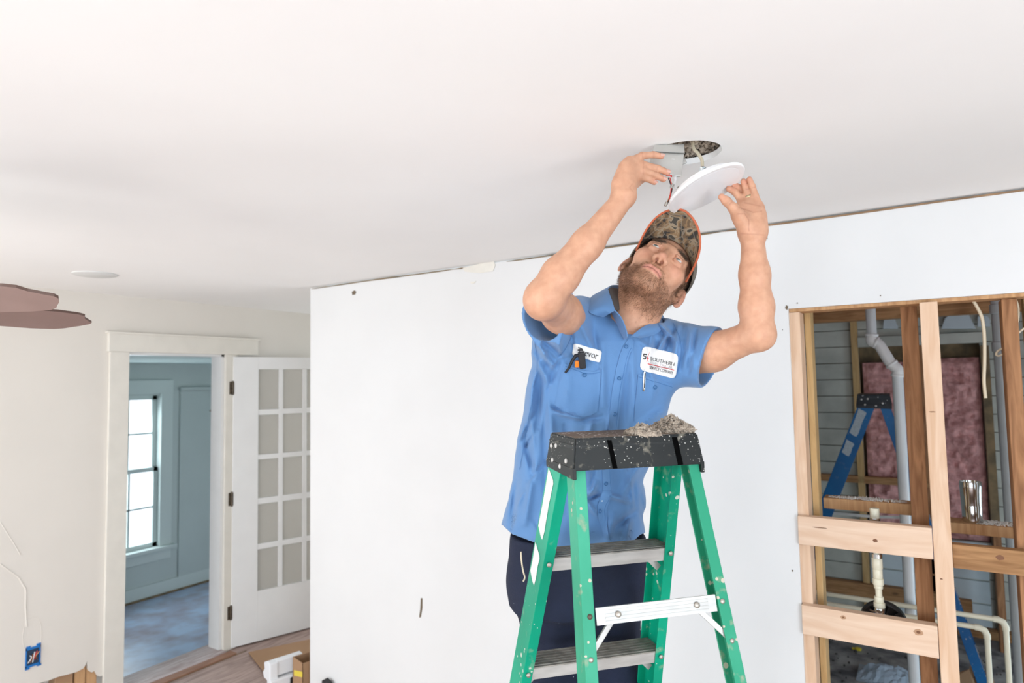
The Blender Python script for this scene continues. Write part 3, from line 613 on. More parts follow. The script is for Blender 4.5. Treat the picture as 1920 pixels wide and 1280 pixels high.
    # spreader bars
    for sx in (-1, 1):
        t = 0.75; mb = MB(); p0 = W(sx*(wr(t)+0.002), yr(t)+0.03, zt-t); p1 = W(sx*(wf(t)+0.002), yf(t)+0.02, zt-t-0.02); mb.bar(p0, (p0+p1)/2-Vector((0, 0, 0.01)), 0.003, 0.018); mb.bar((p0+p1)/2-Vector((0, 0, 0.01)), p1, 0.003, 0.018); mb.build('spreader', M['alu'], root, bevel=0.0008)
    # torn safety labels on the web of the left front rail
    for ta, tb, jag in ((0.08, 0.245, 1), (0.262, 0.36, 1)):
        def wp(t, y): return W(-(wf(t)+0.0006), yf(t)+y, zt-t)
        ya, yb = 0.030, 0.080
        poly = [(ta, yb), (ta+0.022, ya+0.006), (ta+0.03, ya), ((ta+tb)/2, ya+0.004), (tb-0.02, ya+0.001), (tb, ya+0.005), (tb-0.004, ya+0.018), (tb-0.024, yb), ((ta+tb)/2, yb-0.003)]
        mb = MB(); mb.prism([wp(t, y) for t, y in poly], (W(-0.0005, 0, 0)-W(0, 0, 0))); mb.build('label', M['labelpaper'] if labels == 'white' else M['greylabel'], root)
    return root, W
LADX, LADY, LTH = -0.5668, 1.3373, 0.8208
green_ladder, LW_ = ladder((LADX, LADY), LTH, M['green'], M['green_worn'], M['cap_black'], M['cap_top'], 'green fibreglass step ladder with spattered black cap, the man stands on it')

# fluff heaped on the cap
def fluff(name, c, r, n, seed, label, flat=0.6, m=None):
    random.seed(seed); mb = MB()
    for k in range(n):
        a = random.random()*2*pi; q = random.random()**0.6; h = random.random()
        p = Vector(c)+Vector((cos(a)*r[0]*q, sin(a)*r[1]*q, r[2]*h*(1-q*0.75)))
        s_ = 0.0012+0.0028*random.random()
        d = Vector((random.gauss(0, 1), random.gauss(0, 1), random.gauss(0, 1))).normalized(); u_ = d.orthogonal().normalized(); v_ = d.cross(u_)
        l_ = s_*(1+1.2*random.random())
        mb.add([p-d*l_, p+u_*s_, p+v_*s_*0.8, p-u_*s_*0.9, p-v_*s_, p+d*l_], [(0, 2, 1), (0, 3, 2), (0, 4, 3), (0, 1, 4), (5, 1, 2), (5, 2, 3), (5, 3, 4), (5, 4, 1)])
    o = mb.build(name, m or M['dust']); tag(o, label, 'debris'); return o
fluff('insulation_fluff', LW_(0.022, -0.058, 1.708), (0.040, 0.026, 0.026), 1700, 1, 'grey beige clump of insulation fluff on the middle of the black ladder cap')
fluff('insulation_fluff', LW_(0.105, -0.030, 1.708), (0.052, 0.036, 0.042), 2800, 2, 'larger grey beige clump of insulation fluff at the right end of the ladder cap')

# ================================================================== FRAMING IN THE OPENING
def lumber(name, a, b, m, label, bevel=0.002, cat='lumber', group=None):
    mb = MB(); mb.box(a, b); return tag(mb.build(name, m, bevel=bevel), label, cat, group)
YF = YB
lumber('header_plate', (OX0-0.05, YF+0.0145, OZ-0.012), (1.5, YF+0.10, OZ+0.06), M['midwood'], 'long tan header plate along the top of the cut opening')
lumber('wall_stud', (OX0-0.02, YF+0.0145, 0), (-0.358, YF+0.105, OZ-0.013), M['newwood'], 'tan wall stud at the left edge of the cut opening')
lumber('wall_stud', (-0.357, YF+0.108, 0), (-0.335, YF+0.19, OZ+0.1), M['yellowwood'], 'narrow yellowish stud just behind the left edge of the opening')
lumber('wall_stud', (0.011, YF-0.012, 0), (0.061, YF+0.075, OZ-0.011), M['newwood'], 'fresh pale pine post at the middle of the cut opening')
lumber('wall_stud', (-0.046, YF+0.095, 0), (0.004, YF+0.185, OZ+0.1), M['oldwood'], 'reddish brown old stud directly behind left of the pale pine post')
lumber('wall_stud', (0.012, YF+0.12, 0), (0.030, YF+0.18, OZ+0.1), M['yellowwood'], 'thin yellow strip of wood between brown stud and pale post')
lumber('wall_stud', (0.232, YF+0.05, 0), (0.272, YF+0.14, OZ-0.013), M['oldwood'], 'brown old stud near the right edge of the picture')
lumber('wall_stud', (0.300, YF+0.16, 0), (0.325, YF+0.22, OZ+0.1), M['yellowwood'], 'narrow yellow stud behind the brown stud at the right edge')
lumber('blocking_board', (-0.392, YF-0.014, 1.228), (0.0095, YF+0.024, 1.328), M['newwood_x'], 'upper pale pine crosspiece nailed to the left of the pine post')
lumber('blocking_board', (-0.392, YF-0.016, 0.917), (0.0095, YF+0.022, 1.018), M['newwood_x'], 'lower pale pine crosspiece nailed to the left of the pine post')
lumber('blocking_board', (0.062, YF+0.01, 1.203), (0.62, YF+0.048, 1.278), M['oldwood_x'], 'brown crosspiece with a dark knot right of the pine post')
YL = 2.78
def lz(x, y, Y): return onp(x, y, 1, Y)[2]
zl = lz(1783, 979, YL)
lumber('ledge_board', (0.05, YL, zl-0.037), (0.30, YL+0.10, zl), M['midwood'], 'dusty narrow ledge board that carries the steel tumbler')
lumber('wall_stud', (onp(1866, 1060, 1, 5.3)[0], 5.3, 0), (onp(1881, 1060, 1, 5.3)[0], 5.38, onp(1870, 1000, 1, 5.3)[2]), M['oldwood'], 'short reddish brown upright against the far wall below the tumbler ledge')
zl2 = lz(1518, 931, 2.72)
lumber('ledge_board', (-0.334, 2.72, zl2-0.04), (-0.047, 2.80, zl2), M['midwood'], 'dusty narrow ledge board behind the upper pale crosspiece')
# tumbler
tc_ = onp(1825, 982, 2, zl); tc_ = np.array([tc_[0], YL+0.045, zl]); R_ = 0.033; 
tb = empty('tumbler', tc_, 'shiny stainless steel tumbler standing on the dusty ledge board', 'cup')
mb = MB(); Ht = 0.143
mb.lathe(tc_, (0, 0, 1), [(R_*0.88, 0), (R_*0.91, 0.003), (R_*0.93, 0.058), (R_*0.915, 0.060), (R_*0.94, 0.062), (R_*0.985, 0.118), (R_*1.0, 0.120), (R_*1.0, Ht-0.003), (R_*0.96, Ht), (R_*0.93, Ht-0.004), (R_*0.90, Ht-0.02)], 40); mb.build('cup_body', M['chrome'], tb, smooth=True)
# dust along the ledges
random.seed(3)
fluff('ledge_dust', (0.20, YL+0.05, zl-0.001), (0.085, 0.045, 0.006), 500, 5, 'pale dust and lint strewn along the ledge beside the tumbler', m=M['labelpaper'])['kind'] = 'stuff'
fluff('ledge_dust', (-0.19, 2.76, zl2-0.001), (0.13, 0.035, 0.007), 500, 6, 'pale dust and lint strewn on the ledge behind the upper crosspiece', m=M['labelpaper'])['kind'] = 'stuff'

# shower riser and valve
YR = 2.61
sr0 = onp(1638, 953, 1, YR)
rx = onp(1645, 1060, 1, YR)[0]
def rz(y, x=1645): return onp(x, y, 1, YR)[2]
riser = empty('shower_riser', (rx, YR, rz(1200)), 'cream plastic riser pipe with stepped couplings behind the crosspieces', 'pipe')
mb = MB(); mb.tube([(rx, YR, rz(1190)), (rx, YR, rz(958, 1638))], 0.0105, 16); mb.build('pipe', M['cpvc'], riser, smooth=True)
def coupling(y0, y1, r, m, name='coupling'):
    mb = MB(); z0, z1 = rz(y1), rz(y0); mb.lathe((rx, YR, z0), (0, 0, 1), [(r*0.9, 0), (r, 0.002), (r, z1-z0-0.002), (r*0.9, z1-z0)], 20); mb.build(name, m, riser, smooth=True)
coupling(953, 972, 0.0155, M['cpvc']); coupling(971, 976, 0.0175, M['chrome'], 'pipe_nut'); coupling(1037, 1046, 0.0175, M['chrome'], 'pipe_nut'); coupling(1046, 1066, 0.0170, M['cpvc'])
coupling(1066, 1083, 0.0155, M['cpvc']); coupling(1083, 1096, 0.0175, M['cpvc']); coupling(1096, 1103, 0.014, M['cpvc']); coupling(1117, 1128, 0.0150, M['cpvc']); coupling(1128, 1138, 0.0180, M['cpvc']); coupling(1138, 1148, 0.0165, M['chrome'], 'pipe_nut'); coupling(1148, 1156, 0.014, M['pvc'])
valve = empty('shower_valve', (rx, YR+0.03, rz(1200)), 'round black plastic valve guard with ribs behind the riser pipe', 'valve')
gx, gz = onp(1656, 1168, 1, YR+0.06)[0], onp(1656, 1170, 1, YR+0.06)[2]
mb = MB(); gr = 0.076; mb.lathe((gx, YR+0.095, gz), (0, -1, 0), [(gr*0.95, 0), (gr, 0.004), (gr*0.98, 0.03), (gr*0.90, 0.034), (gr*0.88, 0.01), (gr*0.4, 0.008), (gr*0.38, 0.04), (0.002, 0.042)], 40)
vg = mb.build('valve_guard', M['black'], valve, smooth=True)
for k in range(12):
    a = k*pi/6+0.2; mb = MB(); mb.bar((gx+cos(a)*gr*0.4, YR+0.078, gz+sin(a)*gr*0.4), (gx+cos(a)*gr*0.9, YR+0.078, gz+sin(a)*gr*0.9), 0.006, 0.024, up=(0, 1, 0)); mb.build('guard_rib', M['black'], vg, bevel=0.001)
mb = MB(); mb.tube([(rx, YR, rz(1205)), (rx, YR, rz(1150))], 0.02, 16); mb.bar((rx-0.03, YR-0.012, rz(1143)), (rx, YR-0.012, rz(1146)), 0.004, 0.004); mb.build('valve_body', M['chrome'], valve, smooth=True)

# big drain pipe with offset
YP = 3.42
def pp_(x, y, Y=YP): return onp(x, y, 1, Y)
dr_ = empty('drain_pipe', (pp_(1690, 1270)[0], YP, 0), 'white plastic drain pipe with an offset elbow behind the left half of the opening', 'pipe')
pts = [pp_(1631, 560), pp_(1632, 632), pp_(1641, 652), pp_(1668, 676), pp_(1683, 690), pp_(1684, 700), pp_(1686, 760)]
xb = pts[-1][0]
mb = MB(); mb.tube([(pts[0][0], YP, CZ+0.2), (pts[0][0], YP, pts[1][2])], 0.0215, 20); mb.tube([(xb, YP, 0), (xb, YP, pts[-2][2])], 0.0225, 20); mb.build('pipe', M['pvc'], dr_, smooth=True)
mb = MB(); e0 = Vector((pts[0][0], YP, pts[1][2])); e1 = Vector((xb, YP, pts[5][2])); dz = e0.z-e1.z
el = smooth_path([e0+Vector((0, 0, 0.01)), e0-Vector((0, 0, 0.02)), e0.lerp(e1, 0.28)+Vector((0.0, 0, 0.012)), e0.lerp(e1, 0.72)-Vector((0, 0, -0.004)), e1+Vector((0, 0, 0.02)), e1-Vector((0, 0, 0.012))], 6)
mb.tube(el, 0.0245, 20); mb.build('elbow', M['white'], dr_, smooth=True)
for q in (0, 0.36, 0.66, 1.0):
    i = int(q*(len(el)-2)); p = el[i]; t = (el[i+1]-el[max(i-1, 0)]).normalized(); mb = MB(); mb.lathe(p-t*0.005, t, [(0.027, 0), (0.0285, 0.002), (0.0285, 0.009), (0.027, 0.011)], 24); mb.build('pipe_collar', M['white'], dr_, smooth=True)
# second vent pipe at right, its shade put into the grey colour
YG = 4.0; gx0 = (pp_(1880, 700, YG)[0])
mb = MB(); mb.tube([(gx0, YG, 0), (gx0, YG, 2.25)], 0.032, 20); vp = mb.build('vent_pipe', M['pvc_grey'], smooth=True); tag(vp, 'large vent pipe darkened grey for shade left of the stud at the right edge', 'pipe')
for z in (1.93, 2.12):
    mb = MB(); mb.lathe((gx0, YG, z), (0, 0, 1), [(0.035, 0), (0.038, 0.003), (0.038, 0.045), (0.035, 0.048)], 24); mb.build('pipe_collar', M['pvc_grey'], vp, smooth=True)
# cream supply pipes
YS = 3.35
def supply(pxs, r, label, Y):
    P_ = [onp(x, y, 1, Y) for x, y in pxs]; z = (P_[0][2]+P_[1][2])/2; a = Vector((P_[0][0]-0.3, Y, z)); b = Vector((P_[1][0], Y, z)); c_ = Vector((P_[1][0], Y, 0))
    mb = MB(); mb.tube([a, b-Vector((0.028, 0, 0)), b-Vector((0.009, 0, 0.007)), b-Vector((0, 0, 0.028)), c_], r, 14); e = mb.build('supply_pipe', M['cpvc'], smooth=True); tag(e, label, 'pipe')
    mb = MB(); mb.tube([b-Vector((0.04, 0, 0)), b-Vector((0.026, 0, 0)), b-Vector((0.008, 0, 0.007)), b-Vector((0, 0, 0.026)), b-Vector((0, 0, 0.04))], r*1.25, 14); mb.build('elbow', M['cpvc'], e, smooth=True)
supply([(1528, 1110), (1885, 1163)], 0.0105, 'cream supply pipe, the upper and farther reaching of two that bend down to the floor', YS)
supply([(1530, 1127), (1850, 1180)], 0.0105, 'cream supply pipe, the lower and shorter of two that bend down to the floor', YS-0.06)
for x, y, Y, lb, m_ in ((1541, 1240, 2.66, 'cream upright pipe just right of the opening edge under the lower crosspiece', 'cpvc'), (1550.5, 1240, 2.86, 'thin white upright pipe behind the cream one at the opening edge', 'pvc'), (1745, 1260, 2.66, 'cream upright pipe left of the pale post under the lower crosspiece', 'cpvc')):
    p = onp(x, y, 1, Y); mb = MB(); mb.tube([(p[0], Y, 0), (p[0], Y, 0.97)], 0.011 if m_ == 'cpvc' else 0.008, 14); tag(mb.build('supply_pipe', M[m_], smooth=True), lb, 'pipe')
# cables
def cable(px, Y, r, label, m='cable'):
    mb = MB(); mb.tube(smooth_path([onp(x, y, 1, Y) for x, y in px], 8), r, 10); tag(mb.build('electrical_cable', M[m], smooth=True), label, 'cable')
cable([(1816, 545), (1820, 556), (1830, 572), (1840, 592), (1844, 612), (1846, 640), (1846, 680), (1845, 715), (1848, 746)], YF+0.085, 0.0052, 'cream electrical cable hanging loose right of the pale pine post')
cable([(1897, 540), (1902, 555), (1909, 575), (1909, 598), (1903, 620), (1898, 632), (1904, 628), (1925, 612), (1945, 600)], YF+0.085, 0.0032, 'thin cream cable kinked sideways at the right edge of the picture')
cable([(1890, 652), (1880, 653), (1871, 658), (1868, 664), (1872, 667), (1880, 664), (1888, 658)], YF+0.12, 0.0035, 'small loop of cream cable beside the brown stud at the right')

# ================================================================== FAR WALL OF THE GUTTED ROOM
YW = 5.6
def fx(x, y): p = onp(x, y, 1, YW); return p[0], p[2]
wx0, wx1 = fx(1617, 800)[0], fx(1846, 800)[0]; wzt = fx(1700, 648)[1]; wzb = fx(1800, 1012)[1]
bd = 0.128
mb = MB(); z = 0.0; rows = []
while z < CZ:
    z1 = min(z+bd-0.006, CZ)
    if z1 <= wzb or z >= wzt: spans = [(-1.3, 1.8)]
    else: spans = [(-1.3, wx0), (wx1, 1.8)]
    for a, b in spans: mb.box((a, YW, z), (b, YW+0.02, z1))
    z += bd
struct(mb, 'wall_utility_far', M['clap'])
mb = MB(); mb.box((-1.3, YW+0.12, 0), (1.8, YW+0.14, CZ)); struct(mb, 'wall_utility_outer', M['darkgap'])
# white boards on the lower part, bluish daylight put into their colour
mb = MB(); z = 0.06
while z < wzb-0.02:
    z1 = min(z+0.155, wzb); mb.box((wx0+0.01, YW-0.02, z), (fx(1856, 1100)[0], YW-0.001, z1-0.006)); z += 0.16
tag(mb.build('lit_boards', M['clap2']), 'white boards tinted pale blue for daylight low on the far wall of the gutted room', 'boards')
# pink insulation between framing of the filled window: displaced slabs
def batt(x0, x1, z0, z1, y, label, seed, amp=0.035):
    nx, nz = int((x1-x0)/0.012), int((z1-z0)/0.012); vs = []; fs = []
    for j in range(nz+1):
        for i in range(nx+1):
            x = x0+(x1-x0)*i/nx; zz = z0+(z1-z0)*j/nz
            n = noise.fractal((x*9, zz*9, seed), 1.0, 2.2, 4)+0.5*noise.noise((x*30, zz*30, seed))
            e = min(i, nx-i, j, nz-j)/3.0; e = min(1, e)
            vs.append((x, y-amp*(0.6+0.9*n)*e, zz))
    for j in range(nz):
        for i in range(nx): a = j*(nx+1)+i; fs.append((a, a+1, a+nx+2, a+nx+1))
    n0 = len(vs); b = [(x0, y+0.05, z0), (x1, y+0.05, z0), (x1, y+0.05, z1), (x0, y+0.05, z1)]; vs += b; c_ = [0, nx, nz*(nx+1)+nx, nz*(nx+1)]
    for k in range(4): fs.append((c_[k], c_[(k+1) % 4], n0+(k+1) % 4, n0+k))
    fs.append((n0, n0+3, n0+2, n0+1))
    mb = MB(); mb.add(vs, fs); o = mb.build('insulation_batt', M['pink'], smooth=True); return tag(o, label, 'insulation')
xm = fx(1735, 800)[0]
batt(wx0+0.02, xm-0.02, wzb, wzt-0.12, YW+0.03, 'pink insulation seen behind the blue ladder', 1)
batt(xm+0.02, wx1-0.005, wzb, wzt-0.10, YW+0.03, 'large pink insulation panel right of the pale pine post', 2, 0.05)
lumber('window_framing', (xm-0.02, YW-0.02, 0.1), (xm+0.02, YW+0.07, wzt), M['oldwood'], 'dark brown upright between the two pink insulation panels')
lumber('window_framing', (wx0-0.045, YW-0.05, 0.02), (wx0, YW+0.0, CZ-0.05), M['yellowwood'], 'tan upright on the far wall left of the blue ladder top')
lumber('window_framing', (wx1, YW-0.05, 0.02), (wx1+0.05, YW-0.001, wzt-0.02), M['darkgap'], 'dark upright at the right side of the pink insulation')
lumber('window_header', (wx0+0.001, YW-0.06, wzt+0.0), (wx1+0.03, YW-0.001, wzt+0.075), M['clap'], 'long pale header board above the pink insulation')
lumber('bottom_plate', (-1.2, YW-0.09, lz(1557, 1106, YW)), (0.12, YW-0.022, lz(1557, 1080, YW)), M['oldwood_x'], 'brown level board low across the far wall behind the drain pipe')
lumber('wall_cleat', (0.13, YW-0.07, lz(1805, 1141, YW)), (fx(1822, 1130)[0], YW-0.022, lz(1805, 1119, YW)), M['oldwood_x'], 'short brown block fixed low on the blue-tinted boards')
lumber('floor_plate', (-1.2, YW-0.09, 0.0), (1.7, YW-0.0, 0.055), M['oldwood_x'], 'brown floor plate along the foot of the far wall')
lumber('middle_rail', (wx0-0.3, YW-0.05, lz(1650, 906, YW)), (xm, YW-0.001, lz(1650, 893, YW)), M['oldwood_x'], 'thin brown rail crossing behind the blue ladder')
# top plates, joists and pink overhead
lumber('ceiling_joist', (-1.25, 3.0, 2.15), (1.75, 3.09, 2.285), M['oldwood_x'], 'near dark brown joist across the top of the gutted room')
lumber('ceiling_joist', (-1.25, 4.3, 2.15), (1.75, 4.38, 2.285), M['oldwood_x'], 'far dark brown joist across the top of the gutted room')
mb = MB(); mb.add([(-1.28, YB+0.2, 2.33), (1.78, YB+0.2, 2.33), (1.78, 4.88, 2.30), (-1.28, 4.88, 2.30)], [(0, 1, 2, 3)]); 
def overhead():
    vs = []; fs = []; nx, ny = 150, 100
    for j in range(ny+1):
        for i in range(nx+1):
            x = -1.28+3.06*i/nx; y = YB+0.2+(5.5-YB-0.2)*j/ny
            vs.append((x, y, 2.35-0.035*(0.5+noise.fractal((x*7, y*7, 5), 1, 2.2, 3))))
    for j in range(ny):
        for i in range(nx): a = j*(nx+1)+i; fs.append((a, a+1, a+nx+2, a+nx+1))
    m_ = MB(); m_.add(vs, fs); tag(m_.build('overhead_insulation', M['pink'], smooth=True), 'pink insulation sagging overhead between the joists', 'insulation')
overhead()
# pale plaster remnants above the header board
for pxs, lb in (([(1765, 616), (1772, 596), (1785, 585), (1800, 582), (1815, 586), (1828, 612), (1830, 616)], 'rounded grey white board remnant above the pale header'), ([(1833, 612), (1833, 593), (1840, 590), (1852, 592), (1857, 600), (1857, 612)], 'small squarish white board remnant above the right end of header'), ([(1655, 616), (1657, 598), (1665, 594), (1677, 596), (1684, 612), (1684, 616)], 'small rounded white board remnant left of the brown stud')):
    mb = MB(); mb.prism([tuple(onp(x, y, 1, YW-0.08)) for x, y in pxs], (0, 0.03, 0)); tag(mb.build('board_remnant', M['clap2'], bevel=0.004), lb, 'board')
# floor debris
random.seed(21); mb = MB(); p_bag = onp(1668, 1272, 2, 0.0)
for k in range(500):
    x = random.uniform(-0.9, 1.2); y = random.uniform(2.9, 5.4); s_ = random.uniform(0.003, 0.011); a = random.random()*pi
    if abs(x-p_bag[0]) < 0.2 and abs(y-p_bag[1]) < 0.16: continue
    mb.prism([(x+cos(a+q)*s_*(1 if i % 2 else 0.6), y+sin(a+q)*s_, 0.0) for i, q in enumerate((0, pi/2, pi, 3*pi/2))], (0, 0, random.uniform(0.003, 0.012)))
tag(mb.build('floor_rubble', mat('dark_rubble', (0.07, 0.065, 0.06), 0.9)), 'dark crumbs of rubble over the dusty floor of the gutted room', 'debris', kind='stuff')
mb = MB(); p = onp(1609, 1218, 2, 0.0); mb.lathe(p, (0, 0, 1), [(0.02, 0), (0.022, 0.012), (0.008, 0.016)], 10); mb.box((p[0]-0.035, p[1]-0.008, 0), (p[0], p[1]+0.006, 0.01)); tag(mb.build('yellow_connector', M['tape']), 'small yellow cap lying on the dusty floor', 'connector')
for x, y, m_, lb in ((1798, 1265, 'card', 'ragged brown scrap at the bottom edge right of the pale post'), (1835, 1268, 'card', 'larger brown scrap near the supply pipe ends')):
    p = onp(x, y, 2, 0.05); mb = MB(); mb.prism([(p[0]-0.06, p[1], 0.0), (p[0]+0.07, p[1]-0.02, 0.0), (p[0]+0.05, p[1]+0.01, 0.09), (p[0]-0.01, p[1]+0.02, 0.05), (p[0]-0.04, p[1]+0.0, 0.10)], (0.01, 0.02, 0)); tag(mb.build('cardboard_scrap', M[m_]), lb, 'scrap')
p = onp(1668, 1272, 2, 0.0); mb = MB(); random.seed(5)
vs = []; 
for j in range(13):
    for i in range(17): x = (i/16-0.5)*0.34; y = (j/12-0.5)*0.26; vs.append((p[0]+x, p[1]+y, max(0.002, 0.07*(1-(x/0.17)**2-(y/0.13)**2)+0.03*noise.noise((x*25, y*25, 1)))))
mb.add(vs, [(j*17+i, j*17+i+1, (j+1)*17+i+1, (j+1)*17+i) for j in range(12) for i in range(16)])
tag(mb.build('plastic_bag', mat('bluish_plastic_film', (0.42, 0.52, 0.62), 0.2), smooth=False), 'crumpled bluish plastic bag on the dusty floor by the drain pipe', 'bag')

# blue ladder in the gutted room, seen side on
BLX, BLY = -0.238, 4.42
blue_ladder, BW_ = ladder((BLX, BLY), radians(92), M['blue'], M['blue'], M['cap_blue'], M['cap_blue'], 'blue fibreglass step ladder with dark cap standing in the gutted room', labels='grey', rusty=False)

# knots and splits showing on the boards
M['knot'] = mat('dark_knot', (0.20, 0.085, 0.04), 0.7); M['knot_ring'] = mat('knot_ring', (0.50, 0.29, 0.17), 0.7)
def knot(board, x, y, Y, r, k=1.3, m='knot'):
    c = onp(x, y, 1, Y); mb = MB(); n_ = 14
    mb.prism([(c[0]+cos(2*pi*i/n_)*r*k*(1+0.15*sin(3*i)), Y, c[2]+sin(2*pi*i/n_)*r*(1+0.12*cos(2*i))) for i in range(n_)], (0, -0.0006, 0)); mb.build('knot', M[m], board)
bb = {o['label'].split()[0]+o['label'].split()[1]: o for o in COL.objects if o.name.startswith('blocking_board')}
up_ = [o for o in COL.objects if o.get('label', '').startswith('upper pale pine')][0]; lw_ = [o for o in COL.objects if o.get('label', '').startswith('lower pale pine')][0]; br2 = [o for o in COL.objects if o.get('label', '').startswith('brown crosspiece')][0]; post_ = [o for o in COL.objects if o.get('label', '').startswith('fresh pale pine post')][0]
knot(up_, 1641, 1013, YF-0.0142, 0.0055); knot(up_, 1537, 989, YF-0.0142, 0.0016, 14)
knot(lw_, 1581, 1157, YF-0.0162, 0.0065, m='knot_ring'); knot(lw_, 1581, 1157, YF-0.0168, 0.0025); knot(lw_, 1722, 1185, YF-0.0162, 0.010, m='knot_ring'); knot(lw_, 1722, 1185, YF-0.0168, 0.0045)
knot(br2, 1875, 1045, YF+0.0098, 0.008); knot(post_, 1748, 772, YF-0.0122, 0.0018, 5); knot(post_, 1765, 1085, YF-0.0122, 0.002, 2)
# ================================================================== SIGNED-DISTANCE MESHER (numpy surface nets)
def surface_net(fn_for, lo, hi, h, blk=14):
    """fn_for(center, half) -> f(P) ; returns verts, quads"""
    lo = np.array(lo, float); hi = np.array(hi, float); nb = np.ceil((hi-lo)/(blk*h)).astype(int)
    N = nb*blk+2; half = blk*h/2; diag = half*1.7321
    full = fn_for(None, None)
    ii = np.stack(np.meshgrid(*[np.arange(n) for n in nb], indexing='ij'), -1).reshape(-1, 3)
    cen = lo+(ii+0.5)*blk*h; dc = full(cen); keep = ii[np.abs(dc) < diag*1.7+0.012]
    g = np.arange(blk+1); G = np.stack(np.meshgrid(g, g, g, indexing='ij'), -1)
    cid = []; cpos = []; quads = []
    S = (int(N[1]*N[2]), int(N[2]), 1)
    corners = [(a, b, c) for a in (0, 1) for b in (0, 1) for c in (0, 1)]
    for b in keep:
        o = b*blk; P = lo+(o+G.reshape(-1, 3))*h
        f = fn_for(lo+(b+0.5)*blk*h, diag+h)
        D = f(P).reshape(blk+1, blk+1, blk+1)
        if D.min() > 0 or D.max() < 0: continue
        sg = D < 0
        acc = np.zeros((blk, blk, blk, 3)); cnt = np.zeros((blk, blk, blk))
        for ax in range(3):
            for u in (0, 1):
                for v in (0, 1):
                    s0 = [None]*3; s1 = [None]*3; oth = [k for k in range(3) if k != ax]
                    s0[ax] = slice(0, blk); s1[ax] = slice(1, blk+1)
                    for k, q in zip(oth, (u, v)): s0[k] = slice(q, q+blk); s1[k] = slice(q, q+blk)
                    A = D[tuple(s0)]; B_ = D[tuple(s1)]; m = (A < 0) != (B_ < 0)
                    t = np.where(m, A/np.where(m, A-B_, 1), 0)
                    off = np.zeros((blk, blk, blk, 3)); off[..., ax] = t; off[..., oth[0]] = u; off[..., oth[1]] = v
                    acc += off*m[..., None]; cnt += m
        act = np.argwhere(cnt > 0)
        if len(act) == 0: continue
        pos = acc[tuple(act.T)]/cnt[tuple(act.T)][:, None]
        gi = act+o; cid.append(gi[:, 0]*S[0]+gi[:, 1]*S[1]+gi[:, 2]); cpos.append(lo+(gi+pos)*h)
        for ax in range(3):
            sl0 = [slice(0, blk)]*3; sl1 = [slice(0, blk)]*3; sl1[ax] = slice(1, blk+1)
            A = sg[tuple(sl0)]; B_ = sg[tuple(sl1)]; e = np.argwhere(A != B_)
            if len(e) == 0: continue
            s = A[tuple(e.T)]; e = e+o; o1, o2 = [(1, 2), (2, 0), (0, 1)][ax]
            base = e[:, 0]*S[0]+e[:, 1]*S[1]+e[:, 2]
            q = np.stack([base, base-S[o1], base-S[o1]-S[o2], base-S[o2]], 1)
            q[~s] = q[~s][:, ::-1]
            quads.append(q)
    cid = np.concatenate(cid); cpos = np.concatenate(cpos); quads = np.concatenate(quads)
    order = np.argsort(cid); cid = cid[order]; cpos = cpos[order]
    idx = np.searchsorted(cid, quads); idx = np.clip(idx, 0, len(cid)-1); ok = (cid[idx] == quads).all(1)
    return cpos, idx[ok]

def np_mesh(name, V, F, m, parent=None, colors=None, smooth=True):
    org = np.array(worg(parent)) if parent is not None else np.array([(V[:, 0].min()+V[:, 0].max())/2, (V[:, 1].min()+V[:, 1].max())/2, V[:, 2].min()])
    me = bpy.data.meshes.new(name); V2 = (V-org).astype(np.float32); k = F.shape[1]
    me.vertices.add(len(V2)); me.vertices.foreach_set('co', V2.ravel())
    me.loops.add(F.size); me.loops.foreach_set('vertex_index', F.ravel().astype(np.int32))
    me.polygons.add(len(F)); me.polygons.foreach_set('loop_start', np.arange(0, F.size, k, dtype=np.int32))
    try: me.polygons.foreach_set('loop_total', np.full(len(F), k, dtype=np.int32))
    except Exception: pass
    me.polygons.foreach_set('use_smooth', np.full(len(F), smooth, dtype=bool))
    me.materials.append(m); me.update(calc_edges=True); me.validate()
    if colors is not None:
        a = me.color_attributes.new('tint', 'FLOAT_COLOR', 'POINT'); c = np.ones((len(V2), 4), np.float32); c[:, :3] = colors; a.data.foreach_set('color', c.ravel())
    o = bpy.data.objects.new(name, me); COL.objects.link(o)
    if parent is not None: o.parent = parent
    else: o.location = Vector(org.tolist())
    return o

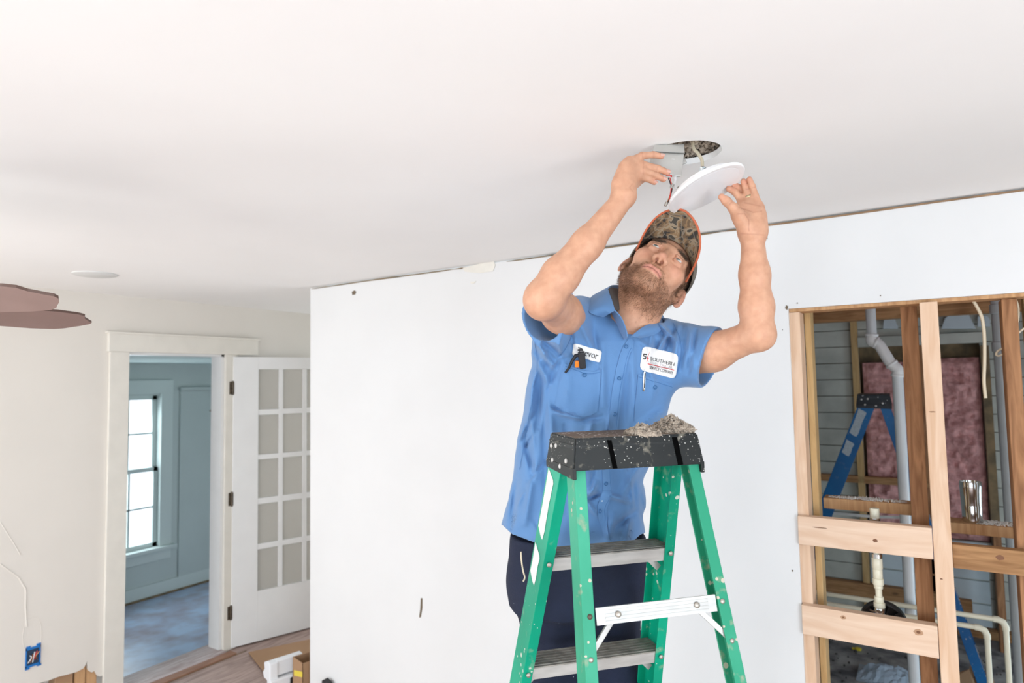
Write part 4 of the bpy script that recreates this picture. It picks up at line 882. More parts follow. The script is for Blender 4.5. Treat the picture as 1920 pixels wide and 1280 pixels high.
class SDF:
    """ordered list of primitives: union / subtract with a smooth radius"""
    def __init__(s): s.p = []
    def cap(s, a, b, ra, rb, k=0.01, op=1):
        a = np.array(a, float); b = np.array(b, float); ba = b-a; L = max(1e-9, ba@ba)
        def f(P):
            t = np.clip((P-a)@ba/L, 0, 1); return np.linalg.norm(P-a-t[:, None]*ba, axis=1)-(ra+(rb-ra)*t)
        s.p.append((f, k, op)); return s
    def ell(s, c, R, r, k=0.01, op=1):
        """c centre; R rows = axes; r radii"""
        c = np.array(c, float); R = np.array(R, float); r = np.array(r, float)
        def f(P):
            q = (P-c)@R.T; k0 = np.linalg.norm(q/r, axis=1); k1 = np.linalg.norm(q/(r*r), axis=1); return k0*(k0-1)/np.maximum(k1, 1e-9)
        s.p.append((f, k, op)); return s
    def fn(s, f, k=0.01, op=1): s.p.append((f, k, op)); return s
    def chain(s, pts, rs, k=0.008, k0=None):
        for i in range(len(pts)-1): s.cap(pts[i], pts[i+1], rs[i], rs[i+1], k if (i or k0 is None) else k0)
        return s
    @staticmethod
    def run(prims, P):
        d = None
        for f, k, op in prims:
            q = f(P)
            if d is None: d = q if op == 1 else np.full(len(P), 1e3); continue
            if op == 1:
                hh = np.maximum(k-np.abs(d-q), 0)/k; d = np.minimum(d, q)-hh*hh*k*0.25
            else:
                q = -q; hh = np.maximum(k-np.abs(d-q), 0)/k; d = np.maximum(d, q)+hh*hh*k*0.25
        return d
    def maker(s):
        def mk(c, half):
            if c is None: return lambda P: s.run(s.p, P)
            v = [(float(f(c[None])[0]), f, k, op) for f, k, op in s.p]; mn = min(x[0] for x in v if x[3] == 1)
            sel = [(f, k, op) for d, f, k, op in v if (op == 1 and d < mn+2.4*half+k) or (op != 1 and d < half*1.3+k)]
            return lambda P: s.run(sel, P)
        return mk

def B(x, y, d): return at(x, y, d)

# ================================================================== THE MAN
man = empty('person', (0, 0, 0), 'man in blue work shirt and camouflage cap reaching up on the green ladder', 'person')
mc = B(1083, 1060, 1.82); man.location = Vector((float(mc[0]), float(mc[1]), 0.5636))

# head frame ---------------------------------------------------------
HS = 1.06
eye_mid = B(1250, 477, 1.655)
Y0 = -(eye_mid-CAM)/np.linalg.norm(eye_mid-CAM); X0 = RT-Y0*(RT@Y0); X0 /= np.linalg.norm(X0); Z0 = UP-Y0*(UP@Y0)-X0*(UP@X0); Z0 /= np.linalg.norm(Z0)
rr, ph, ps = radians(38), radians(42), radians(9)
ex = cos(rr)*X0-sin(rr)*Z0; ez = sin(rr)*X0+cos(rr)*Z0
ey = cos(ph)*Y0+sin(ph)*ez; ez = cos(ph)*ez-sin(ph)*Y0
ey, ex = cos(ps)*ey-sin(ps)*ex, cos(ps)*ex+sin(ps)*ey
HR_ = np.array([ex, ey, ez]); H0 = eye_mid-HS*0.083*ey
def h(x, y, z): return H0+HS*(x*ex+y*ey+z*ez)
def hloc(P): return (P-H0)@HR_.T/HS

def build_head(S):
    R = HR_
    def E(c, r, k=0.01, op=1, rot=None):
        RR = R if rot is None else rot@R
        S.ell(h(*c), RR, np.array(r)*HS, k*HS, op)
    def C(a, b, ra, rb, k=0.01, op=1): S.cap(h(*a), h(*b), ra*HS, rb*HS, k*HS, op)
    E((0, -0.014, 0.032), (0.075, 0.097, 0.085))
    E((0, 0.035, -0.020), (0.062, 0.054, 0.078), 0.03)
    E((0, 0.040, -0.072), (0.046, 0.046, 0.038), 0.03)
    E((0, 0.078, -0.098), (0.021, 0.016, 0.016), 0.022)
    for s in (-1, 1):
        C((s*0.055, 0.000, -0.045), (s*0.044, 0.012, -0.074), 0.013, 0.012, 0.03)
        C((s*0.044, 0.012, -0.074), (s*0.018, 0.070, -0.104), 0.012, 0.012, 0.028)
        E((s*0.045, 0.058, -0.022), (0.021, 0.022, 0.018), 0.02)
        C((s*0.045, 0.070, 0.017), (s*0.013, 0.087, 0.016), 0.0085, 0.009, 0.016)
        E((s*0.033, 0.099, -0.001), (0.019, 0.016, 0.0125), 0.014, -1)         # socket
        E((s*0.032, 0.0795, -0.0005), (0.0145, 0.0135, 0.0135), 0.005)         # lids
        E((s*0.0325, 0.097, -0.0015), (0.0130, 0.013, 0.0046), 0.0025, -1)      # opening
        C((s*0.045, 0.0815, 0.0075), (s*0.022, 0.0925, 0.0065), 0.0028, 0.0028, 0.004)   # upper lid fold
        C((s*0.043, 0.083, -0.0065), (s*0.023, 0.090, -0.0065), 0.0022, 0.0022, 0.005)
    C((0, 0.089, 0.012), (0, 0.108, -0.033), 0.0075, 0.0095, 0.014)
    E((0, 0.113, -0.040), (0.0115, 0.0115, 0.0100), 0.008)
    for s in (-1, 1): E((s*0.0125, 0.1035, -0.0445), (0.0082, 0.0105, 0.0080), 0.005)
    C((0, 0.104, -0.052), (0, 0.110, -0.050), 0.0035, 0.0035, 0.004)
    for s in (-1, 1): E((s*0.0072, 0.1070, -0.0525), (0.0040, 0.0062, 0.0062), 0.002, -1)
    # mouth
    E((0, 0.087, -0.074), (0.027, 0.012, 0.019), 0.016)
    C((0, 0.100, -0.055), (0, 0.1005, -0.060), 0.002, 0.002, 0.003, -1)
    for s in (-1, 1):
        C((0, 0.1000, -0.0722), (s*0.011, 0.0980, -0.0708), 0.0036, 0.0036, 0.004)
        C((s*0.011, 0.0985, -0.0708), (s*0.0255, 0.0875, -0.0775), 0.0040, 0.0018, 0.004)
        C((0, 0.0990, -0.0822), (s*0.013, 0.0950, -0.0820), 0.0042, 0.0038, 0.004)
        C((s*0.013, 0.0955, -0.0822), (s*0.0250, 0.0870, -0.0790), 0.0046, 0.0018, 0.004)
        C((0, 0.1055, -0.0772), (s*0.014, 0.1020, -0.0768), 0.0024, 0.0024, 0.002, -1)
        C((s*0.014, 0.1020, -0.0772), (s*0.0285, 0.0890, -0.0805), 0.0024, 0.0022, 0.002, -1)
        # ear
        a = radians(36)*s; rot = np.array([[cos(a), sin(a), 0], [-sin(a), cos(a), 0], [0, 0, 1]])
        E((s*0.0825, -0.014, -0.014), (0.0065, 0.0185, 0.0300), 0.006, 1, rot)
        E((s*0.0905, -0.006, -0.012), (0.0070, 0.0100, 0.0175), 0.004, -1, rot)
        E((s*0.0900, -0.014, 0.004), (0.0060, 0.0060, 0.0080), 0.003, -1, rot)
        E((s*0.0775, 0.000, -0.036), (0.0060, 0.0080, 0.0090), 0.006)

def seg_r(px_r, d): return px_r*d/FPX

S = SDF()
build_head(S)
# neck and trunk under the shirt
S.cap(B(1180, 640, 1.755), h(0, -0.022, -0.055), 0.064, 0.062, 0.03)
S.cap(B(1175, 615, 1.70), h(0, 0.040, -0.085), 0.030, 0.018, 0.04)
S.cap(B(1160, 640, 1.71), h(-0.038, 0.0, -0.060), 0.018, 0.016, 0.03)       # neck tendons
S.cap(B(1196, 632, 1.69), h(0.045, -0.01, -0.060), 0.018, 0.016, 0.03)
S.cap(B(1098, 622, 1.76), B(1245, 664, 1.77), 0.044, 0.040, 0.04)
S.cap(B(1135, 690, 1.76), B(1165, 640, 1.75), 0.105, 0.075, 0.06)
S.cap(B(1085, 900, 1.80), B(1135, 700, 1.76), 0.095, 0.105, 0.05)
S.cap(B(1050, 1040, 1.83), B(1120, 1040, 1.83), 0.095, 0.095, 0.06)
# right arm (left in the picture)
SR, ER, WR_ = B(1080, 612, 1.735), B(1021, 557, 1.435), B(1165, 377, 1.475)
S.chain([SR, (SR+ER)/2, ER], [0.050, 0.046, 0.0415], 0.03, 0.05)
F1 = ER+(WR_-ER)*0.20+UP*0.004; F2 = ER+(WR_-ER)*0.55
S.chain([ER, F1, F2, WR_], [0.0385, 0.0415, 0.0345, 0.0250], 0.02)
S.cap(ER-RT*0.006-UP*0.014+FW*0.01, ER-RT*0.006-UP*0.014+FW*0.03, 0.033, 0.031, 0.03)
# left arm (right in the picture)
SL, EL, WL = B(1262, 684, 1.745), B(1421, 626, 1.555), B(1411, 446, 1.565)
S.chain([SL, (SL+EL)/2-UP*0.004, EL], [0.041, 0.0455, 0.0365], 0.03, 0.05)
S.cap(EL, EL-UP*0.004+RT*0.004, 0.034, 0.034, 0.02)
G1 = EL+(WL-EL)*0.28; G2 = EL+(WL-EL)*0.62
S.chain([EL, G1, G2, WL], [0.0345, 0.0385, 0.0335, 0.0265], 0.02)

# right hand, back to the viewer, holding the driver box -------------
KR = [B(1180, 303, 1.505), B(1173, 313, 1.498), B(1173, 323, 1.494), B(1180, 334, 1.496)]
wr = B(1168, 366, 1.480)
for i, kn in enumerate(KR): S.cap(wr+RT*0.004*(i-1), kn, 0.0205, 0.0115, 0.016)
S.cap(B(1166, 345, 1.49), B(1176, 318, 1.50), 0.0215, 0.0150, 0.02)
fr = [([(1180, 303, 1.505), (1204, 292, 1.515), (1225, 290, 1.522), (1240, 293, 1.524)], 0.0092, 0.0072),
      ([(1173, 313, 1.498), (1205, 309, 1.508), (1233, 316, 1.520), (1251, 323, 1.523)], 0.0097, 0.0077),
      ([(1173, 323, 1.494), (1205, 320, 1.504), (1228, 328, 1.516), (1244, 336, 1.522)], 0.0092, 0.0072),
      ([(1180, 334, 1.496), (1199, 331, 1.506), (1215, 336, 1.516), (1227, 342, 1.522)], 0.0082, 0.0062)]
for pts, r0, r1 in fr:
    rs = np.linspace(r0, r1, 4); rs[1] *= 1.04; S.chain([B(*p) for p in pts], rs, 0.0035, 0.010)
S.chain([B(1176, 352, 1.495), B(1192, 342, 1.530), B(1212, 330, 1.556), B(1232, 318, 1.566)], [0.016, 0.012, 0.0098, 0.0082], 0.006, 0.014)
# left hand, palm to the viewer, pinching the disc -------------------
wl = B(1411, 440, 1.563)
KL = [B(1392, 388, 1.572), B(1402, 383, 1.576), B(1412, 384, 1.574), B(1423, 390, 1.568)]
for i, kn in enumerate(KL): S.cap(wl+RT*0.004*(i-1.5), kn, 0.0215, 0.0120, 0.016)
S.cap(B(1410, 425, 1.560), B(1409, 396, 1.568), 0.0255, 0.0190, 0.02)
S.cap(B(1400, 432, 1.552), B(1384, 404, 1.538), 0.0190, 0.0150, 0.018)       # thenar
S.cap(B(1424, 432, 1.556), B(1424, 405, 1.560), 0.0160, 0.0130, 0.018)       # hypothenar
S.chain([B(1389, 412, 1.541), B(1376, 391, 1.522), B(1362, 377, 1.514), B(1353, 369, 1.515)], [0.0155, 0.0120, 0.0102, 0.0082], 0.006, 0.012)
fl_ = [([(1392, 388, 1.572), (1387, 371, 1.588), (1378, 360, 1.590), (1367, 354, 1.580)], 0.0095, 0.0078),
       ([(1402, 383, 1.576), (1396, 364, 1.596), (1386, 352, 1.598), (1375, 346, 1.590)], 0.0098, 0.0078),
       ([(1412, 384, 1.574), (1403, 366, 1.578), (1398, 352, 1.580), (1394, 340, 1.578)], 0.0096, 0.0074),
       ([(1423, 390, 1.568), (1416, 367, 1.566), (1411, 350, 1.566), (1405, 336, 1.566)], 0.0090, 0.0068)]
for pts, r0, r1 in fl_: S.chain([B(*p) for p in pts], np.linspace(r0, r1, 4), 0.0035, 0.010)
# legs, feet on the fourth step
AR, AL = np.array(LW_(-0.095, 0.525, 0.65)), np.array(LW_(0.085, 0.525, 0.65))
KRn, KLn = B(1052, 1290, 1.80), B(1150, 1290, 1.80)
HRj, HLj = B(1032, 1075, 1.84), B(1135, 1075, 1.83)
for hj, kn, an in ((HRj, KRn, AR), (HLj, KLn, AL)): S.chain([hj, kn, an], [0.082, 0.055, 0.038], 0.03, 0.05)

allv = np.array([p for p in (WR_, WL, ER, EL, SR, SL, AR, AL, h(0, 0, 0.12), h(0.08, 0, 0), h(0, 0.12, 0), HRj, HLj)])
lo = allv.min(0)-0.14; hi = allv.max(0)+0.14; lo[2] = 0.60
V, F = surface_net(S.maker(), lo, hi, 0.0024)
# true the vertices on to the surface once
mk = S.maker()
def refine(V, f, h_=0.0008):
    d = f(V); g = np.stack([f(V+np.eye(3)[i]*h_)-d for i in range(3)], 1)/h_; n2 = np.maximum((g*g).sum(1), 0.2); st = np.clip(d/n2, -0.0015, 0.0015); return V-g*st[:, None]
sel = np.linalg.norm(V-H0, axis=1) < 0.2
V[sel] = refine(V[sel], lambda P: S.run(S.p[:70], P)) if False else refine(V[sel], mk(H0, 0.2))

# skin colours by anatomy (own colour of skin, lips, beard ground; mouth line, nostrils, creases painted darker for shade)
def sm(a, b, x): t = np.clip((x-a)/(b-a), 0, 1); return t*t*(3-2*t)
base = np.array([0.63, 0.350, 0.225]); Cc = np.tile(base, (len(V), 1))
q = hloc(V); near = (np.abs(q[:, 0]) < 0.11) & (np.abs(q[:, 2]) < 0.16) & (np.abs(q[:, 1]) < 0.16)
def mixc(w_, c): 
    global Cc
    Cc = Cc*(1-w_[:, None])+np.array(c)*w_[:, None]
nz = np.array([noise.noise((p[0]*60, p[1]*60, p[2]*60)) for p in V]) if len(V) < 900000 else np.zeros(len(V))
x, y, z = q.T; ax_ = np.abs(x)
w_lips = near*(1-sm(0.0035, 0.006, np.abs(z+0.0772+0.10*np.maximum(ax_-0.014, 0))-0.0035+0.10*np.maximum(ax_-0.014, 0)))*(1-sm(0.022, 0.027, ax_))*sm(0.084, 0.088, y)
w_cheek = near*np.exp(-(((ax_-0.042)/0.018)**2+((z+0.03)/0.016)**2))*sm(0.03, 0.05, y)
w_nose = near*np.exp(-((x/0.014)**2+((z+0.042)/0.012)**2))*sm(0.095, 0.105, y)
mixc(0.30*w_cheek, (0.66, 0.26, 0.19)); mixc(0.35*w_nose, (0.66, 0.28, 0.20))
w_ear = near*sm(0.074, 0.080, ax_)*(y < 0.02); mixc(0.35*w_ear, (0.66, 0.24, 0.17))
def beard_w(q, n=0):
    x, y, z = q.T; ax_ = np.abs(x)
    line = -0.064-0.32*np.maximum(0.045-ax_, 0)+0.8*np.maximum(ax_-0.058, 0)      # cheek line
    jaw = 1-sm(-0.006, 0.006, z-line+0.010*n)
    side = sm(0.050, 0.060, ax_)*sm(-0.02, -0.005, y)*(1-sm(0.026, 0.040, y))*(1-sm(0.02, 0.035, z))   # sideburn
    must = np.exp(-((z+0.0625)/0.0055)**4)*(1-sm(0.024, 0.032, ax_))*sm(0.08, 0.085, y)
    corner = np.exp(-(((ax_-0.029)/0.006)**2+((z+0.076)/0.014)**2))*(y > 0.06)
    lip = np.exp(-((ax_/0.0235)**6+((z+0.0775)/0.0105)**6))*(y > 0.075)
    soul = (1-np.exp(-((ax_/0.012)**4)))
    w = np.maximum(np.maximum(jaw*sm(-0.03, -0.012, y), side), np.maximum(0.8*must, corner))*(1-lip)
    low = sm(-0.155, -0.115, z)
    under = sm(-0.03, 0.02, y)
    return np.clip(w*low*np.maximum(under, side), 0, 1)
w_b = near*beard_w(q, nz)*(0.85+0.3*nz).clip(0.4, 1); mixc(0.50*w_b, (0.32, 0.165, 0.09)); mixc(0.70*w_lips, (0.60, 0.25, 0.20)); w_ml = near*np.exp(-((z+0.0772+0.16*np.maximum(ax_-0.013, 0))/0.0014)**2)*(1-sm(0.024, 0.030, ax_))*sm(0.080, 0.086, y); mixc(0.75*w_ml, (0.22, 0.06, 0.05))  # w_ml paints the shade between the lips
w_sk = near*sm(0.045, 0.055, z)*0; w_brow = near*np.exp(-(((ax_-0.031)/0.016)**4+((z-0.0205+0.10*np.maximum(ax_-0.034, 0))/0.0042)**2))*sm(0.06, 0.075, y); mixc(0.45*w_brow, (0.17, 0.085, 0.05))
w_ns = near*np.exp(-(((ax_-0.0072)/0.0036)**2+((z+0.0505)/0.004)**2+((y-0.105)/0.005)**2)); mixc(np.clip(1.1*w_ns, 0, 1), (0.16, 0.03, 0.02))  # nostrils darkened, shade put into the skin colour
w_eye = near*np.exp(-(((ax_-0.0325)/0.015)**4+((z+0.001)/0.0080)**2))*sm(0.07, 0.08, y); mixc(0.35*w_eye, (0.42, 0.18, 0.13))
def line_w(pts, w_=0.0013):
    out = np.zeros(len(V)); Pq = [B(*p) for p in pts]; m_ = np.linalg.norm(V-np.mean(Pq, 0), axis=1) < 0.09; Vm = V[m_]; o2 = np.zeros(len(Vm))
    for a, b_ in zip(Pq[:-1], Pq[1:]):
        ba = b_-a; Xa, Ya, _ = pxo(Vm); xa, ya, _ = pxo(a[None]); xb, yb, _ = pxo(b_[None]); dx, dy = xb-xa, yb-ya; t = np.clip(((Xa-xa)*dx+(Ya-ya)*dy)/(dx*dx+dy*dy), 0, 1); dd = np.hypot(Xa-xa-t*dx, Ya-ya-t*dy)*0.0013
        o2 = np.maximum(o2, np.exp(-(dd/w_)**2))
    o2 *= (VN0[m_]@(-FW) > 0.1); out[m_] = o2; return out
def pxo(P): q_ = P-CAM; d = q_@FW; return 960+FPX*(q_@RT)/d, 640-FPX*(q_@UP)/d, d
def vnormals(V, F):
    n = np.zeros_like(V); a = V[F[:, 0]]; c = V[F[:, 2]]; b_ = V[F[:, 1]]; d_ = V[F[:, 3]]; fnm = np.cross(c-a, d_-b_)
    for k in range(4): np.add.at(n, F[:, k], fnm)
    return n/np.maximum(np.linalg.norm(n, axis=1), 1e-12)[:, None]
VN0 = vnormals(V, F)
for pts, k_ in (([(1383,401,1.53),(1396,400,1.53),(1404,412,1.53),(1404,432,1.53)], 0.55), ([(1385,389,1.53),(1398,393,1.53),(1412,398,1.53),(1428,396,1.53)], 0.5), ([(1396,380,1.53),(1425,386,1.53)], 0.35), ([(1389,438,1.53),(1432,440,1.53)], 0.35),
    ([(1367,384,1.5),(1373,378,1.5)], 0.4), ([(1411,352,1.55),(1419,350,1.55)], 0.4), ([(1399,355,1.55),(1407,353,1.55)], 0.4), ([(1204,285,1.5),(1205,298,1.5)], 0.3), ([(1206,302,1.5),(1207,315,1.5)], 0.3), ([(1206,315,1.5),(1206,326,1.5)], 0.3), ([(1226,284,1.5),(1226,297,1.5)], 0.25), ([(1233,310,1.5),(1231,322,1.5)], 0.25),
    ([(1186,345,1.48),(1180,352,1.48),(1188,360,1.48)], 0.3)):
    mixc(k_*line_w(pts), (0.36, 0.13, 0.08))  # hand creases drawn as darker lines for their shade
# knuckles and fingertips are ruddier
tips = [B(*f[0][-1]) for f in fr+fl_]+[B(1353, 369, 1.515)]
for t in tips: mixc(0.40*np.exp(-(np.linalg.norm(V-t, axis=1)/0.011)**2), (0.66, 0.24, 0.17))
Cc *= (1+0.05*nz)[:, None]

sk = bpy.data.materials.new('skin'); sk.use_nodes = True; nt = sk.node_tree; b = nt.nodes['Principled BSDF']
at_ = nt.nodes.new('ShaderNodeAttribute'); at_.attribute_name = 'tint'
tc2 = nt.nodes.new('ShaderNodeTexCoord'); n = nt.nodes.new('ShaderNodeTexNoise'); n.inputs['Scale'].default_value = 55; n.inputs['Detail'].default_value = 6
nt.links.new(tc2.outputs['Object'], n.inputs['Vector'])
rp = nt.nodes.new('ShaderNodeValToRGB'); rp.color_ramp.elements[0].position = 0.3; rp.color_ramp.elements[1].position = 0.7; rp.color_ramp.elements[0].color = (0.86, 0.80, 0.78, 1); rp.color_ramp.elements[1].color = (1, 1, 1, 1)
nt.links.new(n.outputs['Fac'], rp.inputs['Fac'])
mx = nt.nodes.new('ShaderNodeMixRGB'); mx.blend_type = 'MULTIPLY'; mx.inputs['Fac'].default_value = 1.0
nt.links.new(at_.outputs['Color'], mx.inputs['Color1']); nt.links.new(rp.outputs['Color'], mx.inputs['Color2']); nt.links.new(mx.outputs['Color'], b.inputs['Base Color'])
b.inputs['Roughness'].default_value = 0.52; b.inputs['Specular IOR Level'].default_value = 0.35
b.inputs['Subsurface Weight'].default_value = 0.10; b.inputs['Subsurface Radius'].default_value = (0.012, 0.005, 0.003)
n5 = nt.nodes.new('ShaderNodeTexNoise'); n5.inputs['Scale'].default_value = 420; nt.links.new(tc2.outputs['Object'], n5.inputs['Vector'])
bp = nt.nodes.new('ShaderNodeBump'); bp.inputs['Strength'].default_value = 0.18; bp.inputs['Distance'].default_value = 0.001
nt.links.new(n5.outputs['Fac'], bp.inputs['Height']); nt.links.new(bp.outputs['Normal'], b.inputs['Normal'])
body = np_mesh('body', V, F, sk, man, Cc)
print('body verts', len(V))

# hair strands grown on the skin --------------------------------------
def vnormals(V, F):
    n = np.zeros_like(V); a = V[F[:, 0]]; c = V[F[:, 2]]; b_ = V[F[:, 1]]; d_ = V[F[:, 3]]; fnm = np.cross(c-a, d_-b_)
    for k in range(4): np.add.at(n, F[:, k], fnm)
    return n/np.maximum(np.linalg.norm(n, axis=1), 1e-12)[:, None]
VN = vnormals(V, F)
def strands(name, weight, count, length, width, flow, mats, seed, lift=0.5):
    rng = np.random.default_rng(seed); w_ = weight.copy(); w_ /= w_.sum(); idx = rng.choice(len(V), count, p=w_)
    P = V[idx]+rng.normal(0, 0.0012, (count, 3)); N = VN[idx]; fl2 = flow(P)
    D = fl2+N*lift+rng.normal(0, 0.30, (count, 3)); D /= np.linalg.norm(D, axis=1)[:, None]
    Sd = np.cross(D, -(P-CAM)); Sd = np.cross(D, N+rng.normal(0, .4, (count, 3))); Sd /= np.maximum(np.linalg.norm(Sd, axis=1), 1e-9)[:, None]
    L = length*(0.5+rng.random(count))[:, None]; wd = width*(0.7+0.6*rng.random(count))[:, None]
    mid = P+D*L*0.5+N*L*0.08; tip = P+D*L+fl2*L*0.2-N*L*0.05
    Q = np.stack([P-Sd*wd, P+Sd*wd, mid+Sd*wd*0.8, mid-Sd*wd*0.8, tip], 1).reshape(-1, 3)
    f = []; base_ = np.arange(count)*5
    q1 = np.stack([base_, base_+1, base_+2, base_+3], 1); q2 = np.stack([base_+3, base_+2, base_+4, base_+4], 1)
    mb = MB(); mb.v = [tuple(p) for p in Q]; mb.f = [list(r) for r in q1.tolist()]+[r[:3] for r in q2.tolist()]; mb.mi = [0]*len(mb.f)
    o = mb.build(name, mats, man); return o
down = lambda P: np.tile(-0.75*ez+0.35*ey*0-0.1*ex, (len(P), 1))
M['beard'] = mat('brown_beard', (0.30, 0.16, 0.085), 0.6, col2=(0.12, 0.06, 0.032), scale=120)
M['hair'] = mat('dark_brown_hair', (0.085, 0.05, 0.03), 0.55)
strands('beard', np.clip(w_b, 0, 1)**1.8, 11000, 0.0065, 0.00022, down, M['beard'], 1, 0.45)
w_side = near*sm(0.060, 0.068, ax_)*sm(-0.075, -0.03, y)*(1-sm(0.022, 0.03, y))*sm(-0.055, -0.02, z+0.5*np.maximum(-y-0.02, 0)*0)*(1-sm(0.06, 0.07, z))*(ax_ < 0.078)*(1-(np.abs(y+0.012) < 0.022)*(z > -0.05)*(z < 0.022))+near*(y < -0.05)*(z > -0.07)*(z < 0.05)
strands('hair', w_side+1e-9, 6000, 0.012, 0.0003, lambda P: np.tile(-0.8*ez-0.3*ey, (len(P), 1)), M['hair'], 2, 0.2)
def browflow(P): s_ = np.sign(hloc(P)[:, 0])[:, None]; return s_*ex*0.9+0.15*ez
strands('eyebrow', (w_brow**2)*(x > 0)+1e-12, 420, 0.008, 0.00028, browflow, M['hair'], 3, 0.15)
strands('eyebrow', (w_brow**2)*(x < 0)+1e-12, 420, 0.008, 0.00028, browflow, M['hair'], 4, 0.15)
# eyes
M['eye'] = mat('eye_white', (0.62, 0.58, 0.54), 0.12); M['iris'] = mat('grey_iris', (0.15, 0.165, 0.15), 0.1); M['pupil'] = mat('pupil', (0.01, 0.01, 0.01), 0.05)
look = B(1300, 300, 1.60)
for s in (-1, 1):
    c = h(s*0.032, 0.0790, -0.0005); g = h(s*0.032-0.10, 0.60, 0.10)-c; g /= np.linalg.norm(g); R_e = 0.0122*HS
    mb = MB(); pr = [(R_e*sin(a), -R_e*cos(a)) for a in np.linspace(0.05, pi-0.42, 18)]; mb.lathe(c, g, pr, 28); e_ = mb.build('eyeball', M['eye'], man, smooth=True)
    mb = MB(); mb.lathe(c, g, [(R_e*0.42, R_e*0.905), (R_e*0.38, R_e*0.955), (R_e*0.2, R_e*0.99), (0.0005, R_e*1.0)], 24); ir = mb.build('iris', M['iris'], e_, smooth=True)
    mb = MB(); mb.lathe(c, g, [(R_e*0.17, R_e*0.985), (R_e*0.12, R_e*1.004), (0.0005, R_e*1.008)], 16); mb.build('pupil', M['pupil'], e_, smooth=True)
# fingernails of the right hand
M['nail'] = mat('fingernail', (0.62, 0.36, 0.29), 0.3)
for pts, r0, r1 in fr:
    a, b_ = B(*pts[-2]), B(*pts[-1]); d_ = (b_-a)/np.linalg.norm(b_-a); s_ = np.cross(d_, FW); s_ /= np.linalg.norm(s_); nn = -np.cross(s_, d_); nn = nn if nn@FW < 0 else -nn
    nn = nn*0.75+UP*0.45; nn -= d_*(nn@d_); nn /= np.linalg.norm(nn); s_ = np.cross(d_, nn)
    vs_ = []; cc = b_+d_*0.0012; R1 = r1*1.045
    for j in range(7):
        for i in range(7):
            u_ = (i/6-0.5)*1.5; t_ = (j/6-0.5)*2; u_ *= (1-0.25*t_*t_); vs_.append(cc+d_*(t_*0.0052)+(s_*sin(u_)+nn*cos(u_))*R1*(1-0.04*max(t_, 0)))
    mb = MB(); mb.add(vs_, [(j*7+i, j*7+i+1, (j+1)*7+i+1, (j+1)*7+i) for j in range(6) for i in range(6)]); mb.build('fingernail', M['nail'], man, smooth=True)
# wedding ring
rp0 = (B(1408, 374, 1.576)+B(1402, 368, 1.578))/2-RT*0.008; rp0 = B(1404.5, 368.5, 1.5765); rd = B(1398, 352, 1.580)-B(1403, 366, 1.578); rd /= np.linalg.norm(rd)
mb = MB(); mb.lathe(rp0, rd, [(0.0095, -0.0028), (0.0116, -0.0026), (0.0121, 0), (0.0116, 0.0026), (0.0095, 0.0028)], 28); mb.build('ring', mat('dark_gold', (0.42, 0.33, 0.20), 0.25, 1.0), man, smooth=True)

# ------------------------------------------------------------------ trousers and boots
T = SDF()
def station(rows, d_of, expo=2.3):
    """rows: (y px, centre x px, half width px, depth, half thickness m)"""
    ys = np.array([r[0] for r in rows], float); dd = np.array([r[3] for r in rows]); ac = (np.array([r[1] for r in rows])-960)*dd/FPX; hw = np.array([r[2] for r in rows])*dd/FPX; hd = np.array([r[4] for r in rows]); bb = -(ys-640)*dd/FPX
    o_ = np.argsort(bb); bb, dd, ac, hw, hd = bb[o_], dd[o_], ac[o_], hw[o_], hd[o_]
    def f(P):
        q = P-CAM; a = q@RT; b_ = q@UP; c = q@FW
        A = np.interp(b_, bb, ac); Dp = np.interp(b_, bb, dd); W_ = np.interp(b_, bb, hw); Hd = np.interp(b_, bb, hd)
        u = np.abs(a-A)/W_; v = np.abs(c-Dp)/Hd
        r = (u**expo+v**expo)**(1/expo); return (r-1)*np.minimum(W_, Hd)*0.92
    return f, bb
def px_of(P):
    q = P-CAM; d = q@FW; return 960+FPX*(q@RT)/d, 640-FPX*(q@UP)/d, d
tr_f, _ = station([(960, 1083, 118, 1.81, 0.105), (1010, 1083, 127, 1.82, 0.115), (1060, 1082, 128, 1.83, 0.120), (1110, 1082, 126, 1.835, 0.122), (1160, 1082, 122, 1.84, 0.12)], None)
T.fn(lambda P: np.maximum(tr_f(P), np.maximum((P-B(1082, 1000, 1.82))@UP, -(P-B(1082, 1130, 1.83))@UP)), 0.02)
for hj, kn, an, s in ((HRj, KRn, AR, -1), (HLj, KLn, AL, 1)):
    hj2 = hj-UP*0.05+FW*0.01; T.cap(hj2, kn, 0.103, 0.080, 0.06); T.cap(kn, an, 0.080, 0.066, 0.03)
def trouser_fold(P):
    X, Y, D = px_of(P)
    w = 0.0035*np.sin((X*0.8+Y*0.35)/11)*np.exp(-((Y-1130)/70)**2)+0.004*np.sin((Y+0.5*X)/14)*np.exp(-((Y-1290)/60)**2)
    return w
base_T = T.run
def mkT(c, half):
    f = T.maker()(c, half); return lambda P: f(P)-trouser_fold(P)
lo = np.minimum.reduce([HRj, HLj, AR, AL])-0.16; hi = np.maximum.reduce([HRj, HLj, AR, AL])+0.2; lo[2] = 0.655
TV, TF = surface_net(mkT, lo, hi, 0.0055)
M['navy'] = mat('navy_work_cloth', (0.009, 0.015, 0.040), 0.9, noise_amt=0.25, scale=12, bump=0.25, bscale=300)
